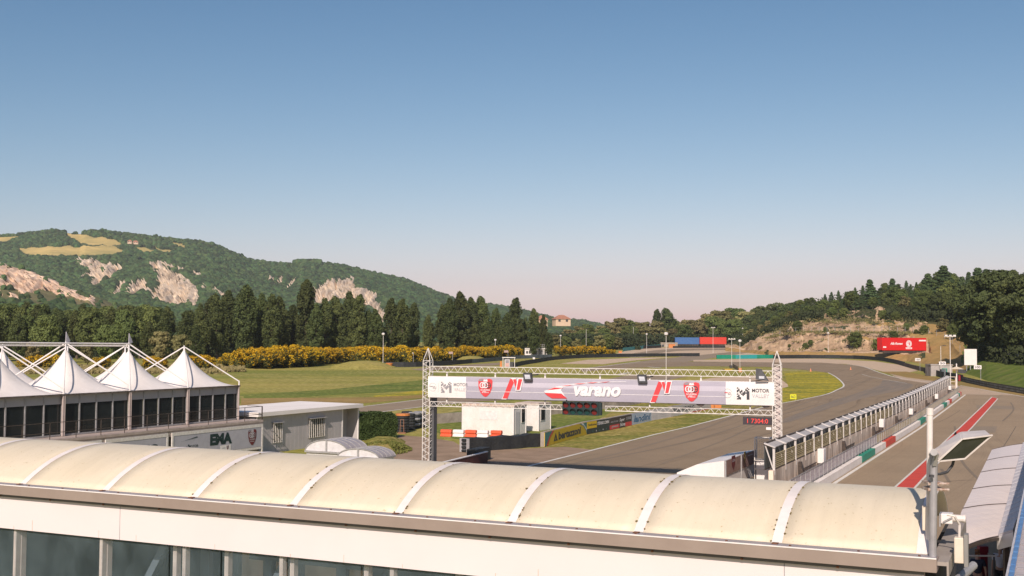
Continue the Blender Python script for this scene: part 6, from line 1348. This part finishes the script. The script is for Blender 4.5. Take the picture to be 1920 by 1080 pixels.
fl=MB(); top4=[gp_[0]+of,gp_[1]+of*.75,L_(1849,806,9.28),L_(1800,809,9.26)]; fl.hexa(gp_+top4); 
hd=fl.build('lamp_housing',mat('weathered_housing',(.62,.57,.52),.5,(.50,.45,.41),6),t); md=hd.modifiers.new('b','BEVEL'); md.width=.012
cn=sum(gp_,Vector())/4; nrm=(gp_[1]-gp_[0]).cross(gp_[3]-gp_[0]).normalized(); 
if nrm.dot(-of)<0: nrm=-nrm
gg=[cn+(k-cn)*.96+nrm*.004 for k in gp_]; b=MB(); b.poly(gg); b.build('glass',mat('lamp_glass',(.05,.055,.05),.12,(.08,.085,.075),3,spec=.5),t)
b=MB(); rim=[cn+(k-cn)*1.0+nrm*.006 for k in gp_]; 
for k in range(4): b.bar(rim[k],rim[(k+1)%4],.012)
b.build('rim',mat('weathered_housing',(.6,.55,.5)),t)
b=MB(); b.tube(L_(1751,848,9.0),L_(1751,848,9.2),.028,n=10); b.bar(L_(1751,872,9.1),L_(1756,850,9.05),.03); b.build('bracket',m_('steel'),t)
def pxbox(name,label,cat,x0,x1,y0,y1,d,dp,m,bev=.008):
    a=PD(x0,y1,d); c=PD(x1,y0,d); w=(c-a).x/math.cos(AN)*.97; t=thing(name,label,cat,a,AN); o=MB().box(0,w,0,dp,0,c.z-a.z).build('case',m,t); md=o.modifiers.new('b','BEVEL'); md.width=bev; md.segments=2; return t,w,c.z-a.z
pwm=mat('aged_plastic',(.70,.62,.50),.5,(.62,.53,.42),5)
t1,w,h=pxbox('junction_box','cream junction box mounted at the far right end of the near roof','junction box',1789,1805,1008,1056,9.3,.09,pwm); MB().box(w+.0,w+.03,-.02,.10,-.02,h+.03).build('back_plate',mat('grey_plate',(.25,.24,.22),.6),t1); MB().path([(w*.5,.05,h),(w*.55,.05,h+.10),(w*.1,.0,h+.17),(-.05,.0,h+.18)],.010).build('cable',wp,t1)
t2,w,h=pxbox('lamp_bracket_box','white box with a short cylinder fixed to the roof end beneath the floodlight','lamp fitting',1764,1783,963,982,9.6,.12,m_('white')); b=MB(); b.tube((w,.05,h*.55),(w+.09,.05,h*.55),.030,n=12); b.tube((w+.08,.05,h*.55),(w+.10,.05,h*.55),.034,n=12); b.build('cylinder',wp,t2); MB().bar((.02,-.01,h*.2),(w,-.01,h*.7),.012).box(-.01,.0,-.03,.12,-.02,h).build('strap',m_('steel'),t2)
t3,w,h=pxbox('wall_bracket','long cream bracket clipped to the right end rib of the roof','bracket',1729,1741,948,995,9.35,.04,pwm)
# ---------------------------------------------------------------- pit garages at right: awning, roof edge, dark interior
rib_=mat('ribbed_awning',(.74,.66,.61),.6,(.66,.58,.54),1.0,stretch=(TH,(12,.6,1)),bump=.3,bscale=2)
LE=[(0,(1811,1024,29.3)),(.10,(1803,992,30.2)),(.2,(1801,963,32.8)),(1,(1860,843,53.5))]; RE=[(0,(1872,1006,31)),(1,(1918,832,53))]
def eg(T,u):
    for (a_,pa),(c_,pc) in zip(T,T[1:]):
        if u<=c_ or c_==1: return PD(*pa).lerp(PD(*pc),(u-a_)/(c_-a_))
org=PD(1811,1024,29.3); org.z=0; AW=thing('pit_garage_awning','curved white ribbed awning along the pit garages at the right edge','awning',org,0)
def surf(u,v):
    q=eg(LE,u).lerp(eg(RE,u),v)-org; q.z+=.03*math.sin(math.pi*v); return q
js=[0,.24,.42,.62,.8,1]
for a,c in zip(js,js[1:]):
    b=MB(); nu,nv=14,9; vs=[]
    for i in range(nu+1):
        for j in range(nv+1):
            q=surf(a+(c-a)*(i/nu)*.996,j/nv); vs.append(q+Vector((0,0,.008*(i%2))))
    b.add(vs,[(i*(nv+1)+j,i*(nv+1)+j+1,(i+1)*(nv+1)+j+1,(i+1)*(nv+1)+j) for i in range(nu) for j in range(nv)]); o=b.build('panel',rib_,AW); md=o.modifiers.new('s','SOLIDIFY'); md.thickness=.03
for k in js: 
    b=MB()
    for j in range(6): b.bar(surf(k,j/6)+Vector((0,0,.012)),surf(k,(j+1)/6)+Vector((0,0,.012)),.02,.02)
    b.build('seam',m_('dsteel'),AW)
b=MB(); 
for u in (0,.42,.8): q=surf(u,1)+Vector((.2,0,0)); b.bar((q.x,q.y,0),(q.x,q.y,q.z-.05),.12)
for j in range(5): b.bar(surf(0,j/5)+Vector((0,0,-.06)),surf(0,(j+1)/5)+Vector((0,0,-.06)),.06)
b.build('support',m_('dsteel'),AW)
# flat inner roof strip beside the awning, then blue edged roof nearer
a0,a1=PD(1872,1006,31),PD(1918,832,53); b0_,b1_=PD(1899,998,30.5),PD(1962,818,53)
t=thing('garage_roof','pale flat garage roof strip between the awning and the blue roof edge','roof',Vector((a0.x,a0.y,0)),0); of=Vector((a0.x,a0.y,0)); up=Vector((0,0,.06))
MB().hexa([a0-of,b0_-of,b1_-of,a1-of,a0-of+up,b0_-of+up,b1_-of+up,a1-of+up]).build('sheet',mat('pale_gridded_roof',(.62,.58,.57),.6,(.5,.46,.46),3),t)
b=MB(); 
for k in range(24):
    u=k/24; b.bar(a0.lerp(a1,u)-of+up*1.05,b0_.lerp(b1_,u)-of+up*1.05,.012)
b.build('grid_line',m_('lgrey'),t)
MB().hexa([a0-of-Vector((0,0,.35)),b0_-of-Vector((0,0,.35)),b0_-of+Vector((0,.1,-.35)),a0-of+Vector((0,.1,-.35)),a0-of-Vector((0,.02,0)),b0_-of-Vector((0,.02,0)),b0_-of+Vector((0,.1,0)),a0-of+Vector((0,.1,0))]).build('fascia',m_('white'),t)
q0,q1=PD(1873,1040,31.5),PD(1918,850,53); t=thing('garage_front','garage front under the pale roof strip, shade of its openings painted near black','wall',Vector((q0.x+.4,q0.y,0)),math.atan2(q1.y-q0.y,q1.x-q0.x)); MB().box(0,(q1-q0).length,-.3,-.1,0,3.3).build('wall',mat('garage_shade',(.05,.05,.055),.8),t)  # near-black colour stands in for shade in the garage openings
b=MB()
for k in range(6): b.box(k*4,k*4+.35,-.09,-.02,0,3.3)
b.build('pier',m_('conc'),t)
zb2=5.2; e0,e1=PZ(1884,1092,zb2),PZ(1945,800,zb2); f0,f1=PZ(1903,1092,zb2),PZ(1960,860,zb2)
t=thing('blue_roof_edge','blue ribbed roof edge cutting the bottom right corner','roof edge',Vector((e0.x,e0.y,0)),math.atan2(e1.y-e0.y,e1.x-e0.x)); Lq=(e1-e0).length
iv=MW[t.name].inverted(); fe0=iv@f0
wd=abs(fe0.y); nseg=60
MB().hexa([(0,-.95,zb2-.12),(Lq,-.95,zb2-.12),(Lq,0,zb2-.12),(0,0,zb2-.12),(0,-.95,zb2),(Lq,-.95,zb2),(Lq,0,zb2),(0,0,zb2)]).build('sheet',mat('pinkish_ribbed_roof',(.50,.44,.42),.6,(.40,.35,.33),3),t)
b=MB(); b2=MB()
for k in range(nseg):
    x=Lq*k/nseg; b.box(x,x+Lq/nseg*.8,-.105,-.04,zb2+.02,zb2+.07); b2.box(x,x+.03,-.95,-.12,zb2+.002,zb2+.02)
b.build('blue_tile',mat('blue_plastic',(.10,.22,.42),.35,(.06,.15,.33),6),t); b2.build('seam_line',m_('grey'),t)
MB().box(0,Lq,-.05,.0,zb2+.001,zb2+.05).build('edge_strip',m_('lgrey'),t)
MB().box(-2,Lq,-4,-.1,-.1,zb2-.13).build('wall',mat('taupe_wall',(.35,.31,.28)),t)
# objects in the shade under the awning
p=PD(1843,1062,38); p.z=0; t=thing('red_post_stand','dark red post standing under the awning','post',p,0); MB().box(-.12,.12,-.1,.1,.2,1.75).box(-.14,.14,-.12,.12,1.6,1.8).build('post',mat('dark_red',(.22,.015,.03),.6),t); MB().box(-.5,.5,-.3,.3,0,.2).build('foot',m_('ink'),t)
a=PD(1809,1042,36); c=PD(1866,1043.5,36); t=thing('barrier_pole','thin white barrier pole held across the awning shade','barrier',Vector((a.x,a.y,0)),0); w=c.x-a.x; MB().tube((0,0,a.z),(w,0,a.z),.025,n=8).build('rod',m_('white'),t); MB().tube((.02,.05,0),(.02,.05,a.z+.05),.03,n=8).tube((w-.02,.05,0),(w-.02,.05,a.z+.05),.03,n=8).build('stand',m_('ink'),t)
# ---------------------------------------------------------------- two people under the awning
def skinmesh(name, nodes, m, parent=None, lv=1):
    """nodes: list of (key, parent key or None, xyz, (rx,ry))"""
    idx={}; vs=[]; es=[]
    for k,(key,par,p,r_) in enumerate(nodes):
        idx[key]=k; vs.append(p)
        if par is not None: es.append((idx[par],k))
    me=bpy.data.meshes.new(name); me.from_pydata(vs,es,[]); o=bpy.data.objects.new(name,me); COL.objects.link(o)
    o.modifiers.new('skin','SKIN'); sv=me.skin_vertices[0].data
    for k,(key,par,p,r_) in enumerate(nodes): sv[k].radius=r_ if isinstance(r_,tuple) else (r_,r_)
    sv[0].use_root=True; sm=o.modifiers.new('sub','SUBSURF'); sm.levels=lv; sm.render_levels=lv+1
    dg=bpy.context.evaluated_depsgraph_get(); me2=bpy.data.meshes.new_from_object(o.evaluated_get(dg)); bpy.data.objects.remove(o)
    me2.materials.clear(); me2.materials.append(m); me2.polygons.foreach_set('use_smooth',[True]*len(me2.polygons)); o=bpy.data.objects.new(name,me2); COL.objects.link(o)
    if parent: o.parent=parent
    return o
def person(label, loc, rz, shirt, trou, hair, armbend):
    t=thing('person',label,'person',loc,rz,None); sk=mat('skin',(.46,.27,.19),.6,(.42,.24,.17),4)
    def hand(s,wx,wy,wz,dy): 
        out=[(f'palm{s}',f'wrist{s}',(wx,wy+dy*.05,wz-.055),(.036,.018))]
        for k,(ox_,ln) in enumerate(((-.027,.065),(-.009,.075),(.009,.07),(.026,.055))): out.append((f'f{s}{k}a',f'palm{s}',(wx+ox_*.8,wy+dy*.07,wz-.10),.010)); out.append((f'f{s}{k}b',f'f{s}{k}a',(wx+ox_,wy+dy*.11,wz-.10-ln*.8),.007))
        out.append((f'th{s}',f'palm{s}',(wx-s*.045,wy+dy*.09,wz-.075),.010)); return out
    nd=[('pel',None,(0,0,.95),(.13,.10)),('bel','pel',(0,0,1.10),(.12,.095)),('che','bel',(0,-.01,1.30),(.145,.105)),('nkb','che',(0,0,1.46),(.07,.06)),('nk','nkb',(0,-.01,1.53),.052),('hd0','nk',(0,-.02,1.60),(.065,.075)),('hd','hd0',(0,-.02,1.68),(.075,.092)),('hd2','hd',(0,-.01,1.745),(.055,.07)),('nose','hd',(0,-.115,1.665),.012)]
    for s in (-1,1):
        wx,wy,wz=s*(.26 if not armbend else .16),(-.05 if not armbend else -.34),(.82 if not armbend else 1.08)
        nd+=[(f'sh{s}','che',(s*.17,0,1.41),.062),(f'el{s}',f'sh{s}',(s*.25,.02,1.12),.042),(f'wrist{s}',f'el{s}',(wx,wy,wz),.028)]+hand(s,wx,wy,wz,-1 if armbend else -.3)
        nd+=[(f'hip{s}','pel',(s*.09,0,.88),.092),(f'kn{s}',f'hip{s}',(s*.11,-.02,.50),.062),(f'an{s}',f'kn{s}',(s*.12,.02,.10),.042),(f'to{s}',f'an{s}',(s*.13,-.14,.04),(.045,.03))]
    body=skinmesh('body',nd,sk,t)
    sh=[('b0',None,(0,0,.93),(.150,.125)),('b1','b0',(0,0,1.12),(.145,.120)),('b2','b1',(0,-.01,1.30),(.168,.125)),('b3','b2',(0,0,1.45),(.085,.075))]
    for s in (-1,1): sh+=[(f's{s}','b2',(s*.175,0,1.41),.078),(f'e{s}',f's{s}',(s*.225,.01,1.22),.066)]
    skinmesh('shirt',sh,shirt,t)
    tr=[('p',None,(0,0,.93),(.145,.118))]
    for s in (-1,1): tr+=[(f'h{s}','p',(s*.09,0,.86),.105),(f'k{s}',f'h{s}',(s*.11,-.02,.50),.080),(f'a{s}',f'k{s}',(s*.12,.01,.12),.065)]
    skinmesh('trousers',tr,trou,t)
    skinmesh('hair',[('h0',None,(0,.02,1.70),(.08,.085)),('h1','h0',(0,.01,1.765),(.062,.078)),('h2','h0',(0,.07,1.64),(.055,.03))],hair,t)
    b=MB()
    for s in (-1,1): b.box(s*.03-.012,s*.03+.012,-.112,-.100,1.685,1.697); 
    b.build('eyes',m_('ink'),t)
    for s in (-1,1): skinmesh('shoe',[('a',None,(s*.12,.03,.05),(.05,.045)),('b','a',(s*.13,-.10,.035),(.048,.033)),('c','b',(s*.13,-.17,.03),(.03,.025))],m_('ink'),t)
    return t
ws=mat('white_shirt',(.62,.62,.66),.8,(.56,.56,.6),6); dt=mat('dark_trousers',(.03,.03,.035),.85); hb=mat('dark_hair',(.02,.015,.012),.7)
p=PD(1876,1060,38.5); p.z=0; person('person in a white shirt and dark trousers standing under the awning, left of the pair',p,R(-30),ws,dt,hb,False)
p=PD(1889,1055,39.3); p.z=0; person('person in a white shirt half hidden behind the blue roof edge, right of the pair',p,R(25),ws,dt,hb,True)
p=PD(1833,1075,37.5); p.z=0; person('person with light brown hair under the awning, only the head showing at the lower edge',p,R(160),mat('navy_shirt',(.03,.035,.06),.8),dt,mat('brown_hair',(.20,.09,.04),.7),False).location.z=-.0

# ---------------------------------------------------------------- haze
hz=bpy.data.materials.new('haze_air'); hz.use_nodes=True; th=hz.node_tree; th.nodes.clear(); pv=th.nodes.new('ShaderNodeVolumePrincipled'); oh=th.nodes.new('ShaderNodeOutputMaterial'); pv.inputs['Density'].default_value=.00009; pv.inputs['Color'].default_value=(.95,.96,.98,1); pv.inputs['Anisotropy'].default_value=.2; th.links.new(pv.outputs[0],oh.inputs['Volume'])
o=MB().box(-3600,3600,-70,5100,-2,270).build('haze',hz); o['kind']='stuff'
